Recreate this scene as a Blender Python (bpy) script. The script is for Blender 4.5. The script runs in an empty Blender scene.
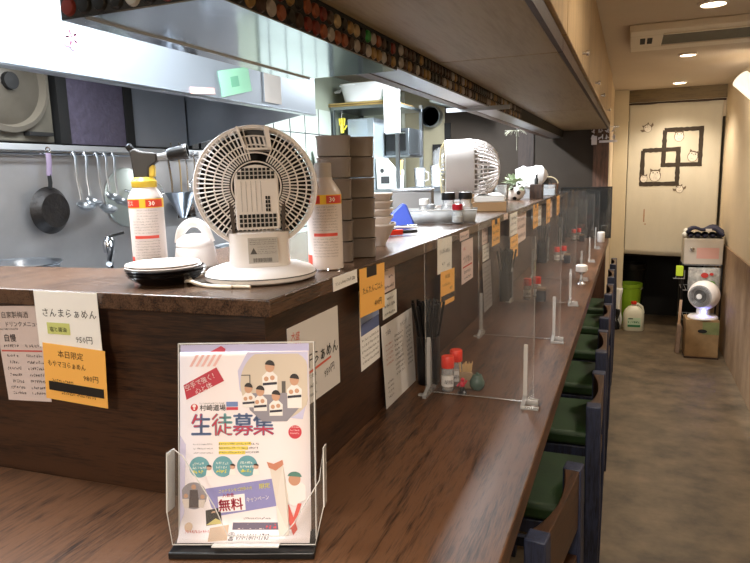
import bpy, bmesh, math, random
from mathutils import Matrix, Vector, Euler
rnd = random.Random(7)
S = bpy.context.scene
COL = S.collection
R = math.radians
PI = math.pi

# ------------------------------------------------------------------ materials
def lin(c):
    return tuple((v/12.92 if v <= .04045 else ((v+.055)/1.055)**2.4) for v in c)
def hexc(h):
    return lin(tuple(int(h[i:i+2], 16)/255 for i in (0, 2, 4)))
_m = {}
def mat(name, col, rough=.5, metal=0., bump=0., bscale=60., var=0., vscale=6., spec=.5, emit=None, es=0., sheen=0., stretch=(1, 1, 1), col2=None, coat=0., trans=0.):
    if name in _m: return _m[name]
    m = bpy.data.materials.new(name); m.use_nodes = True
    nt = m.node_tree; b = nt.nodes['Principled BSDF']
    c = hexc(col) if isinstance(col, str) else col
    b.inputs['Base Color'].default_value = (*c, 1)
    b.inputs['Roughness'].default_value = rough
    b.inputs['Metallic'].default_value = metal
    b.inputs['Specular IOR Level'].default_value = spec
    b.inputs['Coat Weight'].default_value = coat
    b.inputs['Transmission Weight'].default_value = trans
    if emit:
        b.inputs['Emission Color'].default_value = (*hexc(emit), 1); b.inputs['Emission Strength'].default_value = es
    tc = mp = None
    if var or bump or col2:
        tc = nt.nodes.new('ShaderNodeTexCoord'); mp = nt.nodes.new('ShaderNodeMapping')
        mp.inputs['Scale'].default_value = stretch
        nt.links.new(tc.outputs['Object'], mp.inputs['Vector'])
    if var or col2:
        n = nt.nodes.new('ShaderNodeTexNoise'); n.inputs['Scale'].default_value = vscale; n.inputs['Detail'].default_value = 6
        n.inputs['Roughness'].default_value = .65
        nt.links.new(mp.outputs[0], n.inputs['Vector'])
        r = nt.nodes.new('ShaderNodeValToRGB')
        c2 = hexc(col2) if col2 else tuple(v*(1-var) for v in c)
        r.color_ramp.elements[0].position = .3; r.color_ramp.elements[1].position = .7
        r.color_ramp.elements[0].color = (*c2, 1); r.color_ramp.elements[1].color = (*c, 1)
        nt.links.new(n.outputs['Fac'], r.inputs[0]); nt.links.new(r.outputs[0], b.inputs['Base Color'])
    if bump:
        n2 = nt.nodes.new('ShaderNodeTexNoise'); n2.inputs['Scale'].default_value = bscale; n2.inputs['Detail'].default_value = 4
        nt.links.new(mp.outputs[0], n2.inputs['Vector'])
        bp = nt.nodes.new('ShaderNodeBump'); bp.inputs['Strength'].default_value = bump; bp.inputs['Distance'].default_value = .004
        nt.links.new(n2.outputs['Fac'], bp.inputs['Height']); nt.links.new(bp.outputs[0], b.inputs['Normal'])
    _m[name] = m
    return m

def wood(name, dark, light, axis, rough=.35, scale=1., spec=.5):
    """long streaky grain along axis 'X','Y' or 'Z'"""
    if name in _m: return _m[name]
    m = bpy.data.materials.new(name); m.use_nodes = True
    nt = m.node_tree; b = nt.nodes['Principled BSDF']; N = nt.nodes.new; L = nt.links.new
    tc = N('ShaderNodeTexCoord'); mp = N('ShaderNodeMapping')
    s = [30*scale]*3; s['XYZ'.index(axis)] = 2.4*scale
    mp.inputs['Scale'].default_value = s
    L(tc.outputs['Object'], mp.inputs['Vector'])
    n = N('ShaderNodeTexNoise'); n.inputs['Scale'].default_value = 1.6; n.inputs['Detail'].default_value = 9; n.inputs['Roughness'].default_value = .7; n.inputs['Distortion'].default_value = .35
    L(mp.outputs[0], n.inputs['Vector'])
    mp2 = N('ShaderNodeMapping'); s2 = [260*scale]*3; s2['XYZ'.index(axis)] = 16*scale; mp2.inputs['Scale'].default_value = s2
    L(tc.outputs['Object'], mp2.inputs['Vector'])
    n2 = N('ShaderNodeTexNoise'); n2.inputs['Scale'].default_value = 1.5; n2.inputs['Detail'].default_value = 3
    L(mp2.outputs[0], n2.inputs['Vector'])
    n3 = N('ShaderNodeTexNoise'); n3.inputs['Scale'].default_value = 2.6; n3.inputs['Detail'].default_value = 2
    L(tc.outputs['Object'], n3.inputs['Vector'])
    a = N('ShaderNodeMath'); a.operation = 'MULTIPLY_ADD'; a.inputs[1].default_value = .6
    L(n2.outputs['Fac'], a.inputs[0]); L(n.outputs['Fac'], a.inputs[2])
    a2 = N('ShaderNodeMath'); a2.operation = 'MULTIPLY_ADD'; a2.inputs[1].default_value = .3
    L(n3.outputs['Fac'], a2.inputs[0]); L(a.outputs[0], a2.inputs[2])
    r = N('ShaderNodeValToRGB'); r.color_ramp.elements[0].position = .74; r.color_ramp.elements[1].position = 1.2
    r.color_ramp.elements[0].color = (*hexc(dark), 1); r.color_ramp.elements[1].color = (*hexc(light), 1)
    L(a2.outputs[0], r.inputs[0]); L(r.outputs[0], b.inputs['Base Color'])
    b.inputs['Roughness'].default_value = rough; b.inputs['Specular IOR Level'].default_value = spec
    bp = N('ShaderNodeBump'); bp.inputs['Strength'].default_value = .12; bp.inputs['Distance'].default_value = .002
    L(a.outputs[0], bp.inputs['Height']); L(bp.outputs[0], b.inputs['Normal'])
    _m[name] = m
    return m

def clear(name, tint='ffffff', haze=.04, gloss=.08, hazecol='ffffff', rough=.05):
    """thin clear plastic sheet: see-through, with a glossy surface and a little haze"""
    if name in _m: return _m[name]
    m = bpy.data.materials.new(name); m.use_nodes = True
    nt = m.node_tree; N = nt.nodes.new; L = nt.links.new
    nt.nodes.remove(nt.nodes['Principled BSDF']); out = nt.nodes['Material Output']
    t = N('ShaderNodeBsdfTransparent'); t.inputs[0].default_value = (*hexc(tint), 1)
    d = N('ShaderNodeBsdfDiffuse'); d.inputs[0].default_value = (*hexc(hazecol), 1)
    g = N('ShaderNodeBsdfGlossy'); g.inputs['Roughness'].default_value = rough
    f = N('ShaderNodeFresnel'); f.inputs[0].default_value = 1.35
    ad = N('ShaderNodeMath'); ad.operation = 'ADD'; ad.inputs[1].default_value = gloss*.3; ad.use_clamp = True
    L(f.outputs[0], ad.inputs[0])
    x1 = N('ShaderNodeMixShader'); x1.inputs[0].default_value = haze
    L(t.outputs[0], x1.inputs[1]); L(d.outputs[0], x1.inputs[2])
    x2 = N('ShaderNodeMixShader'); L(ad.outputs[0], x2.inputs[0]); L(x1.outputs[0], x2.inputs[1]); L(g.outputs[0], x2.inputs[2])
    L(x2.outputs[0], out.inputs[0])
    _m[name] = m
    return m

def flat(h, rough=.6): return mat('ink_'+h, h, rough)

M = {}
M['counter'] = wood('walnut_laminate_worktop', '190d07', '5b3d28', 'Y', rough=.42, spec=.3)
M['divide'] = wood('dark_walnut_panel', '180c07', '422918', 'Y', rough=.42)
M['dividex'] = wood('dark_walnut_panel_crosswise', '180c07', '422918', 'X', rough=.42)
M['ledge'] = wood('walnut_laminate_ledge', '28180f', '58402f', 'Y', rough=.25)
M['soffit'] = wood('beige_cabinet_laminate', '877759', '9a896a', 'Y', rough=.5, scale=.4)
M['door'] = wood('pale_oak_cabinet_door', '8f7656', 'b89c74', 'Z', rough=.4, scale=.6)
M['darkwood'] = wood('dark_stained_wood', '1c1210', '3d2a20', 'Z', rough=.5)
M['chairblue'] = wood('blue_black_painted_wood', '0a0a10', '2c334c', 'Z', rough=.5, scale=1.6)
M['rail'] = wood('worn_brown_wood', '180d08', '4a2e1a', 'Y', rough=.4)
M['green'] = mat('green_vinyl', '1c3a16', .6, var=.35, vscale=9, bump=.1)
M['steel'] = mat('brushed_steel', 'b4bac2', .28, 1., var=.2, vscale=3)
M['steelwall'] = mat('steel_wall_panel', 'b4b4b6', .38, .6, var=.3, vscale=1.6)
M['mirror'] = mat('polished_steel', 'c4cad2', .09, 1., bump=.12, bscale=4)
M['chrome'] = mat('chrome', 'd8dade', .12, 1.)
M['white'] = mat('white_plastic', 'ece8e4', .38)
M['cream'] = mat('cream_white_plastic', 'eae4e1', .4)
M['enamel'] = mat('white_enamel_panel', 'eef2f6', .35)
M['black'] = mat('black_plastic', '0c0c0e', .35)
M['blackm'] = mat('matt_black', '101010', .75)
M['dgrey'] = mat('dark_grey_plastic', '3a3c40', .5)
M['grey'] = mat('grey_plastic', '8a8c8e', .5)
M['red'] = mat('red_plastic', 'd8301c', .35)
M['paper'] = mat('white_paper', 'f2f0ec', .8)
M['smoke'] = mat('smoked_brown_plastic', '82776f', .28, var=.1, vscale=10)
M['glass'] = clear('clear_acrylic', haze=.012, gloss=.02)
M['edge'] = clear('acrylic_cut_edge', haze=.7, gloss=.3, hazecol='f0eeea')
M['foot'] = clear('clear_acrylic_foot', haze=.33, gloss=.3, hazecol='f0eeea')
M['line'] = clear('acrylic_thin_edge', haze=.22, gloss=.2, hazecol='e8e8e4')
M['tray'] = clear('frosted_tray_plastic', haze=.55, gloss=.2, hazecol='e6eaec', rough=.15)
M['cplastic'] = clear('clear_plastic', haze=.3, gloss=.2, hazecol='e6eaec', rough=.15)

# ------------------------------------------------------------------ mesh builder
class MB:
    def __init__(s): s.bm = bmesh.new()
    def _add(s, verts, faces, mx=None):
        vs = [s.bm.verts.new((mx @ Vector(v)) if mx else v) for v in verts]
        for f in faces:
            try: s.bm.faces.new([vs[i] for i in f])
            except ValueError: pass
        return s
    def box(s, x0, x1, y0, y1, z0, z1, mx=None):
        v = [(x, y, z) for x in (x0, x1) for y in (y0, y1) for z in (z0, z1)]
        return s._add(v, [(0,1,3,2), (4,6,7,5), (0,4,5,1), (2,3,7,6), (0,2,6,4), (1,5,7,3)], mx)
    def lathe(s, prof, c=(0,0,0), seg=32, mx=None, cap=True, sq=None):
        """prof: (radius, height) pairs; sq: superellipse power for squarish sections"""
        v = []; f = []
        for (r, z) in prof:
            for k in range(seg):
                a = 2*PI*k/seg
                ca, sa = math.cos(a), math.sin(a)
                q = 1.
                if sq: q = (abs(ca)**sq+abs(sa)**sq)**(-1/sq)
                v.append((c[0]+r*q*ca, c[1]+r*q*sa, c[2]+z))
        n = len(prof)
        for i in range(n-1):
            for k in range(seg):
                k2 = (k+1) % seg
                f.append((i*seg+k, i*seg+k2, (i+1)*seg+k2, (i+1)*seg+k))
        if cap:
            f.append(tuple(range(seg))[::-1]); f.append(tuple((n-1)*seg+k for k in range(seg)))
        return s._add(v, f, mx)
    def cyl(s, c, r, h, seg=24, r2=None, mx=None):
        return s.lathe([(r, 0), (r if r2 is None else r2, h)], c, seg, mx)
    def tube(s, pts, r, seg=8, closed=False, mx=None, r2=None, flatk=1.):
        pts = [Vector(p) for p in pts]; n = len(pts)
        v = []; f = []; prev = None
        for i, p in enumerate(pts):
            if closed: t = pts[(i+1) % n]-pts[i-1]
            else: t = pts[min(i+1, n-1)]-pts[max(i-1, 0)]
            if t.length < 1e-9: t = Vector((0,0,1))
            t.normalize()
            if prev is None:
                a = t.orthogonal().normalized()
                up = Vector((0,0,1)) if abs(t.z) < .9 else Vector((1,0,0))
                a = t.cross(up).normalized()
            else:
                a = (prev-t*prev.dot(t))
                a = a.normalized() if a.length > 1e-6 else t.orthogonal().normalized()
            prev = a; b = t.cross(a)
            rr = r if r2 is None else r+(r2-r)*i/max(1, n-1)
            for k in range(seg):
                w = 2*PI*k/seg
                v.append(p+a*rr*math.cos(w)+b*rr*flatk*math.sin(w))
        m = n if closed else n-1
        for i in range(m):
            j = (i+1) % n
            for k in range(seg):
                k2 = (k+1) % seg
                f.append((i*seg+k, i*seg+k2, j*seg+k2, j*seg+k))
        if not closed:
            f.append(tuple(range(seg))[::-1]); f.append(tuple((n-1)*seg+k for k in range(seg)))
        return s._add([tuple(q) for q in v], f, mx)
    def prism(s, poly, a, b, plane='xz', mx=None):
        """polygon extruded from a to b along the missing axis"""
        n = len(poly)
        def P(p, d): return {'xz': (p[0], d, p[1]), 'xy': (p[0], p[1], d), 'yz': (d, p[0], p[1])}[plane]
        v = [P(p, a) for p in poly]+[P(p, b) for p in poly]
        f = [tuple(range(n)), tuple(range(2*n-1, n-1, -1))]
        for i in range(n):
            j = (i+1) % n; f.append((i, i+n, j+n, j))
        return s._add(v, f, mx)
    def disc(s, x, z, rx, rz, y, seg=20, t=.0003, a0=0, a1=2*PI, rot=0):
        p = []
        for k in range(seg):
            a = a0+(a1-a0)*k/(seg if a1-a0 > 6.28 else seg-1)
            u, w = rx*math.cos(a), rz*math.sin(a)
            p.append((x+u*math.cos(rot)-w*math.sin(rot), z+u*math.sin(rot)+w*math.cos(rot)))
        return s.prism(p, y-t, y, 'xz')
    def sphere(s, c, r, sx=1, sy=1, sz=1, seg=20, rings=12, mx=None, noise=0):
        prof = []
        v = []; f = []
        for i in range(1, rings):
            a = PI*i/rings
            for k in range(seg):
                w = 2*PI*k/seg; q = r*(1+noise*rnd.uniform(-1, 1))
                v.append((c[0]+q*sx*math.sin(a)*math.cos(w), c[1]+q*sy*math.sin(a)*math.sin(w), c[2]-q*sz*math.cos(a)))
        lo = len(v); v.append((c[0], c[1], c[2]-r*sz)); v.append((c[0], c[1], c[2]+r*sz))
        for i in range(rings-2):
            for k in range(seg):
                k2 = (k+1) % seg
                f.append((i*seg+k, i*seg+k2, (i+1)*seg+k2, (i+1)*seg+k))
        for k in range(seg):
            k2 = (k+1) % seg
            f.append((lo, k2, k)); f.append((lo+1, (rings-2)*seg+k, (rings-2)*seg+k2))
        return s._add(v, f, mx)
    def grid(s, fn, nu, nv, thick=0, mx=None):
        v = [fn(i/nu, j/nv) for j in range(nv+1) for i in range(nu+1)]
        f = [(j*(nu+1)+i, j*(nu+1)+i+1, (j+1)*(nu+1)+i+1, (j+1)*(nu+1)+i) for j in range(nv) for i in range(nu)]
        return s._add(v, f, mx)
    def build(s, name, m, parent=None, loc=(0,0,0), rz=0, bevel=0, smooth=True, solid=0, rot=None, ang=38, fixn=True):
        bmesh.ops.remove_doubles(s.bm, verts=s.bm.verts, dist=1e-6) if False else None
        if fixn: bmesh.ops.recalc_face_normals(s.bm, faces=s.bm.faces)
        me = bpy.data.meshes.new(name); s.bm.to_mesh(me); s.bm.free()
        if smooth and len(me.polygons):
            me.polygons.foreach_set('use_smooth', [True]*len(me.polygons))
            me.set_sharp_from_angle(angle=R(ang))
        o = bpy.data.objects.new(name, me); COL.objects.link(o)
        me.materials.append(m)
        o.parent = parent; o.location = loc
        o.rotation_euler = rot if rot else (0, 0, rz)
        if solid:
            q = o.modifiers.new('t', 'SOLIDIFY'); q.thickness = solid; q.offset = 0
        if bevel:
            q = o.modifiers.new('b', 'BEVEL'); q.width = bevel; q.segments = 2; q.limit_method = 'ANGLE'; q.angle_limit = R(40)
        return o

def tag(o, label, cat, group=None, kind=None):
    o['label'] = label; o['category'] = cat
    if group: o['group'] = group
    if kind: o['kind'] = kind
    return o
def lab(o, label): o['label'] = label; return o
def thing(name, label, cat, loc=(0,0,0), rz=0, group=None, rot=None):
    o = bpy.data.objects.new(name, None); COL.objects.link(o); o.empty_display_size = .05
    o.location = loc; o.rotation_euler = rot if rot else (0, 0, rz)
    return tag(o, label, cat, group)
def struct(o): o['kind'] = 'structure'; return o
_kids = {}
def children(o): return [c for c in bpy.data.objects if c.parent == o]
def copy_tree(o, parent=None):
    c = o.copy(); COL.objects.link(c)
    if parent: c.parent = parent
    for ch in children(o): copy_tree(ch, c)
    return c

# ------------------------------------------------------------------ lettering
_tc = bpy.data.curves.new('lettering', 'FONT'); _to = bpy.data.objects.new('lettering', _tc); COL.objects.link(_to)
_tc.resolution_u = 1
_cache = {}
def glyphs(s, off=0.):
    off = 0.
    k = (s, off)
    if k not in _cache:
        _tc.body = s; _tc.offset = off; bpy.context.view_layer.update()
        me = bpy.data.meshes.new_from_object(_to.evaluated_get(bpy.context.evaluated_depsgraph_get()))
        vs = [tuple(v.co) for v in me.vertices]; fs = [tuple(p.vertices) for p in me.polygons]
        bpy.data.meshes.remove(me); _cache[k] = (vs, fs)
    return _cache[k]
def letter(mb, s, x, z, size, y=-.0014, off=.012, rot=0, sx=1., center=False, shear=0., _rep=False):
    """text starting at x, baseline z, on the plane y, facing -y"""
    vs, fs = glyphs(s)
    if not vs: return mb
    if off >= .015 and not _rep:
        for d in (-.5, .5): letter(mb, s, x+d*off*size, z, size, y, off, rot, sx, center, shear, True)
        for d in (-.4, .4): letter(mb, s, x, z+d*off*size, size, y, off, rot, sx, center, shear, True)
        return mb
    cx = (max(v[0] for v in vs)+min(v[0] for v in vs))/2 if center else 0
    c, q = math.cos(rot), math.sin(rot)
    out = []
    for v in vs:
        a, b = (v[0]-cx+shear*v[1])*size*sx, v[1]*size
        out.append((x+a*c-b*q, y, z+a*q+b*c))
    mb._add(out, fs); return mb
def scribble(mb, x0, x1, z, h, y=-.0014, t=None):
    """a line of small illegible handwriting"""
    t = t or h*.13; x = x0
    while x < x1-h*.5:
        w = h*rnd.uniform(.55, .9)
        for k in range(rnd.choice((3, 4, 4))):
            a = (x+rnd.uniform(0, .4)*w, z+rnd.uniform(0, 1)*h); b = (x+rnd.uniform(.5, 1)*w, z+rnd.uniform(0, 1)*h)
            if rnd.random() < .4: b = (a[0]+rnd.uniform(-.1, .1)*w, z+rnd.uniform(0, .4)*h)
            dx, dz = b[0]-a[0], b[1]-a[1]; l = math.hypot(dx, dz) or 1; nx, nz = -dz/l*t/2, dx/l*t/2
            mb._add([(a[0]-nx, y, a[1]-nz), (b[0]-nx, y, b[1]-nz), (b[0]+nx, y, b[1]+nz), (a[0]+nx, y, a[1]+nz)], [(0,1,2,3)])
        x += w*1.12
        if rnd.random() < .12: x += w*.4
    return mb

def sheet(name, label, cat, loc, rz, w, h, m, tilt=0., t=.0008, group=None, rx=0., skew=0.):
    """a paper sheet: origin bottom centre, faces local -y"""
    b = MB(); n = 6
    poly = [(-w/2, 0), (w/2, 0), (w/2+skew, h), (-w/2+skew, h)]
    b.prism(poly, -t, 0, 'xz')
    o = b.build(name, m, None, loc, smooth=False)
    o.rotation_mode = 'XYZ'
    o.rotation_euler = (Matrix.Rotation(rz, 3, 'Z') @ Matrix.Rotation(rx, 3, 'X') @ Matrix.Rotation(tilt, 3, 'Y')).to_euler()
    return tag(o, label, cat, group)
def ink(parent, name, col, fn, label=None, y=None):
    b = MB(); fn(b)
    o = b.build(name, flat(col), parent, smooth=False, fixn=False)
    if label: lab(o, label)
    return o
def rect(b, x0, x1, z0, z1, y=-.0011): b.prism([(x0, z0), (x1, z0), (x1, z1), (x0, z1)], y, y+.0003, 'xz'); return b

# ------------------------------------------------------------------ camera
cam = bpy.data.cameras.new('camera'); co = bpy.data.objects.new('camera', cam); COL.objects.link(co)
right = Vector((0.92959963, 0.36760857, -0.02661714)); down = Vector((0.03653919, -0.16377892, -0.98581014)); fwd = Vector((-0.36675526, 0.91544547, -0.16568094))
mx = Matrix((right, -down, -fwd)).transposed().to_4x4(); mx.translation = Vector((0, 0, 1.53))
co.matrix_world = mx
cam.sensor_width = 36; cam.lens = 640/750*36; cam.clip_start = .02
S.camera = co
# ------------------------------------------------------------------ the room
fl = mat('mottled_vinyl_floor', '7e6d57', .5, col2='423a2f', vscale=4.2, bump=.12, bscale=30, stretch=(1, 1.15, 1))
cl = mat('painted_ceiling', 'cfc2b2', .8, var=.06, vscale=3)
plaster = mat('cream_plaster', 'd9c8ac', .8, var=.12, vscale=2.2, bump=.15, bscale=50)
wains = mat('worn_brown_plaster', 'a08466', .8, col2='64492f', vscale=3.2, bump=.3, bscale=30, stretch=(1, 1, .55))
dwall = mat('dark_wall_board', '3a3026', .6, spec=.3, var=.3, vscale=1.5)
kwall = mat('dark_kitchen_wall', '2a2622', .6, var=.3, vscale=3)  # dark brown wall colour, varied at random
greenw = mat('pale_green_wall', '9aa494', .6, var=.08, vscale=3)
XR = .75
struct(MB().box(-2.2, XR+.1, -1.6, 8, -.05, 0).build('floor', fl))
struct(MB().box(-2.2, XR+.1, -1.6, 8, 2.22, 2.3).build('ceiling', cl))
struct(MB().box(XR, XR+.1, -1.6, 8, 0, 2.22).build('wall_right', plaster))
struct(MB().box(XR-.012, XR, -1.6, 6.6, 0, .87).build('trim_1', wains, bevel=.003))
struct(MB().box(-2.2, XR+.1, -1.7, -1.6, 0, 2.22).build('wall_front', plaster))
struct(MB().box(-2.1, -2.0, -1.6, 3.1, 1.66, 2.22).build('wall_left', kwall))
struct(MB().box(-2.1, -2.0, -1.6, 3.1, 0, 1.66).build('wall_left', M['steelwall']))
struct(MB().box(-2.1, -2.0, 3.1, 5.4, 0, 2.22).build('wall_left', greenw))
b = MB()                                                       # kitchen end wall: pale part, then dark panelling
b.box(-2.1, -1.46, 5.3, 5.4, 0, 2.22)
struct(b.build('wall_back', mat('beige_kitchen_wall', 'a59e84', .6, var=.12, vscale=3)))
struct(MB().box(-1.46, -.17, 5.3, 5.4, 0, 2.22).build('wall_back', dwall))
struct(MB().box(-1.46, -1.41, 5.285, 5.3, 0, 1.93).build('trim_2', M['blackm']))
struct(MB().box(-.85, -.73, 5.28, 5.3, 0, 2.22).build('trim_3', wood('dark_brown_post', '1e1612', '3a2c26', 'Z', rough=.6)))
struct(MB().box(-.28, -.17, 5.27, 5.3, 0, 2.22).build('trim_4', wood('brown_wood_post', '38241a', '5e4030', 'Z', rough=.5)))
struct(MB().box(-.27, -.17, 5.4, 6.6, 0, 2.22).build('wall_aisle', plaster))
struct(MB().box(-.17, -.045, 6.44, 6.6, 0, 2.22).build('trim_5', mat('cream_painted_post', 'cfc3a8', .6, var=.1, vscale=4), bevel=.004))
struct(MB().box(-.045, XR, 6.5, 6.6, 2.11, 2.22).build('trim_6', wood('brown_lintel', '4a3a22', '73603c', 'X', rough=.6)))
struct(MB().box(-.17, XR, 6.52, 6.6, 1.95, 2.11).build('wall_back', plaster))
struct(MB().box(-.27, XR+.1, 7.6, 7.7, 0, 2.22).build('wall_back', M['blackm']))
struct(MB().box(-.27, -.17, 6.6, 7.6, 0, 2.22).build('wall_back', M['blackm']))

# air conditioner, in the ceiling
ac = thing('air_conditioner', 'white ceiling cassette air conditioner with a long grey vent above the aisle', 'air conditioner', (.325, 3.86, 2.185))
acm = mat('cream_ac_plastic', 'e2d8c8', .5)
b = MB(); w, d = .36, .3
for (x0, x1, y0, y1) in ((-w, w, -d, -.17), (-w, w, .17, d), (-w, -.2, -.17, .17), (.27, w, -.17, .17)): b.box(x0, x1, y0, y1, 0, .035)
b.build('front_frame', acm, ac, bevel=.006)
b = MB(); b.box(-.2, .27, -.17, .17, .018, .03)
for k in range(14): b.box(-.2, .27, -.165+k*.0245, -.155+k*.0245, .006, .02)
b.build('air_grille', mat('grey_grille', '6f6c60', .5), ac)
b = MB()
for k in (0, 1): b.box(-.31+k*.035, -.285+k*.035, -.1, .06, -.002, .004)
b.build('outlet_slot', M['blackm'], ac)
b = MB(); b.box(-.2, .27, -.2, -.185, -.006, .004); b.build('louvre', acm, ac)

def downlight(x, y, r, label):
    t = thing('ceiling_light', label, 'ceiling light', (x, y, 2.22), 0, 'downlights above the aisle')
    MB().lathe([(r*1.25, 0), (r*1.25, -.006), (r, -.012), (r*.96, -.004), (r*.96, 0)], seg=28, cap=False).build('trim_ring', M['cream'], t)
    MB().cyl((0, 0, -.007), r*.96, .004).build('bulb_lens', mat('lit_lens', 'fff0d8', .5, emit='ffe6bf', es=14), t)
    l = bpy.data.lights.new('downlight', 'SPOT'); l.energy = 36; l.color = (1., .86, .69); l.spot_size = R(125); l.spot_blend = .8; l.shadow_soft_size = .05
    lo = bpy.data.objects.new('downlight_lamp', l); COL.objects.link(lo); lo.parent = t; lo.location = (0, 0, -.03)
    return t
downlight(.3, 3.25, .05, 'round downlight in the ceiling in front of the air conditioner, nearest of three')
downlight(.3, 4.62, .045, 'round downlight in the ceiling just behind the air conditioner')
t = downlight(.345, 6.1, .05, 'round surface-mounted light farthest back, before the hanging cloth')

# wall spot lamp
t = thing('wall_lamp', 'white cylindrical spotlight on the right wall near the ceiling', 'lamp', (XR, 4.75, 1.955))
mxs = Matrix.Translation((-.09, -.02, .06)) @ Euler((R(-25), R(-42), 0)).to_matrix().to_4x4()
MB().lathe([(.052, -.09), (.055, -.085), (.055, .07), (.048, .072), (.048, -.0)], mx=mxs, seg=32).build('lamp_shade', mat('white_lamp_metal', 'f4efe6', .4, emit='fff0d8', es=.8), t)
MB().tube([(-.07, 0, .04), (-.03, 0, .02), (0, 0, 0)], .009).build('arm', M['white'], t)
MB().cyl((0, 0, 0), .035, .012, mx=Matrix.Translation((-.012, 0, 0)) @ Matrix.Rotation(R(90), 4, 'Y')).build('mount', M['white'], t)
l = bpy.data.lights.new('wall_spot', 'SPOT'); l.energy = 24; l.color = (1., .86, .69); l.spot_size = R(120); l.spot_blend = .9; l.shadow_soft_size = .04
lo = bpy.data.objects.new('wall_spot_lamp', l); COL.objects.link(lo); lo.parent = t; lo.location = (-.16, .0, .14); lo.rotation_euler = (R(60), 0, R(-20))

# lights over the near seats (behind the viewer) and in the kitchen
def lamp(name, kind, loc, e, col, size=.2, sy=None, rot=(0,0,0), parent=None):
    l = bpy.data.lights.new(name, kind); l.energy = e; l.color = col
    if kind == 'AREA':
        l.size = size
        if sy: l.shape = 'RECTANGLE'; l.size_y = sy
    else: l.shadow_soft_size = size
    o = bpy.data.objects.new(name, l); COL.objects.link(o); o.location = loc; o.rotation_euler = rot
    if parent: o.parent = parent
    return o
WARM = (1., .88, .74); COOL = (.93, .97, 1.)
NEAR = (1., .91, .8)
lamp('seat_lamp', 'AREA', (.05, .1, 2.19), 13, NEAR, .25)
lamp('rear_room_lamp', 'AREA', (-.5, -1.1, 2.1), 20, NEAR, .5, rot=(R(35), 0, 0))
lamp('aisle_lamp', 'AREA', (.3, 1.9, 2.2), 5, WARM, .15)
for (x, y, e, n, lb) in ((-1.02, 1.15, 28, 1.0, 'fluorescent batten on the kitchen ceiling beside the stove hood'), (-1.1, 3.9, 60, 1.2, 'fluorescent batten on the kitchen ceiling at the far end')):
    t = thing('fluorescent_light', lb, 'ceiling light', (x, y, 2.17))
    MB().box(-.05, .05, -n/2, n/2, .02, .05).build('housing', M['white'], t, bevel=.004)
    MB().tube([(0, -n/2+.02, 0), (0, n/2-.02, 0)], .014, 12).build('tube', mat('lit_tube', 'ffffff', .5, emit='eef6ff', es=12), t)
    lamp('fluorescent_lamp', 'AREA', (0, 0, -.02), e, COOL, .1, n, parent=t)

# ------------------------------------------------------------------ counter, divider wall, serving ledge
th = R(2.5); ux, uy = math.cos(th), math.sin(th)
def E_(s, o=0.): return (-.513+s*ux+o*uy, .823+s*uy-o*ux)       # point on the end face: s to the right, o out of the face
dc = thing('dining_counter', 'long dark walnut eating counter running down the room and round the near corner', 'counter', (0, 0, 0))
p1 = E_(-1.45); p0 = E_(0)
top = [(-.148, .36), (-.148, 5.27), (-.515, 5.27), (-.515, .80), (-1.5, .76), (-1.5, .30), (-.148, .30)]
b = MB(); b.prism([(-.148, .30), (-.148, 5.27), (-.512, 5.27), p0, p1, (p1[0], .30)], .955, 1.0, 'xy')
b.build('worktop', M['counter'], dc, bevel=.003)
MB().box(-.49, -.46, .5, 5.25, .7, .955).build('apron', M['darkwood'], dc)
b = MB()
for y in (.6, 1.6, 2.7, 3.8, 5.0): b.box(-.508, -.455, y-.02, y+.02, 0, .955)
b.build('bracket', M['darkwood'], dc)

cw = thing('kitchen_divider', 'dark walnut divider wall between the eating counter and the kitchen, hung with paper signs', 'divider', (0, 0, 0))
q = E_(0); q2 = E_(-1.45); q3 = E_(-1.45, -.08)
b = MB(); b.prism([(-.513, 5.27), q, (-.6, q[1]+.03), (-.6, 5.27)], 0, 1.325, 'xy'); b.build('side_panel', M['divide'], cw)
b = MB(); b.prism([q, (-.6, q[1]+.03), (-.6, q3[1]+.085), q3, q2], 0, 1.325, 'xy'); b.build('end_panel', M['dividex'], cw)

lg = thing('serving_ledge', 'raised walnut serving ledge round the kitchen, crowded with bowls, bottles and fans', 'shelf', (0, 0, 0))
a = E_(.021, .018); c_ = E_(-1.45, .018)
b = MB(); b.prism([(-.491, 5.27), a, c_, (c_[0], c_[1]+.21), (-.99, E_(-.42, .018)[1]+.245), (-.99, 5.27)], 1.3225, 1.35, 'xy')
b.build('ledge_top', M['ledge'], lg, bevel=.002)

# steel kitchen worktop under and behind the ledge
kb = thing('kitchen_worktop', 'stainless steel kitchen worktop behind the serving ledge', 'worktop', (0, 0, 0))
MB().box(-1.35, -.995, 1.12, 4.3, 1.0, 1.03).build('worktop', M['steel'], kb)
MB().box(-1.33, -1.0, 1.14, 4.28, 0, 1.0).build('cabinet_body', M['steel'], kb)
st = thing('stove_counter', 'stainless steel stove counter along the kitchen wall', 'stove', (0, 0, 0))
MB().box(-1.998, -1.5, .2, 4.1, .85, .9).build('worktop', M['steel'], st)
MB().box(-1.99, -1.52, .22, 4.08, 0, .85).build('cabinet_body', M['steel'], st)

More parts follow.
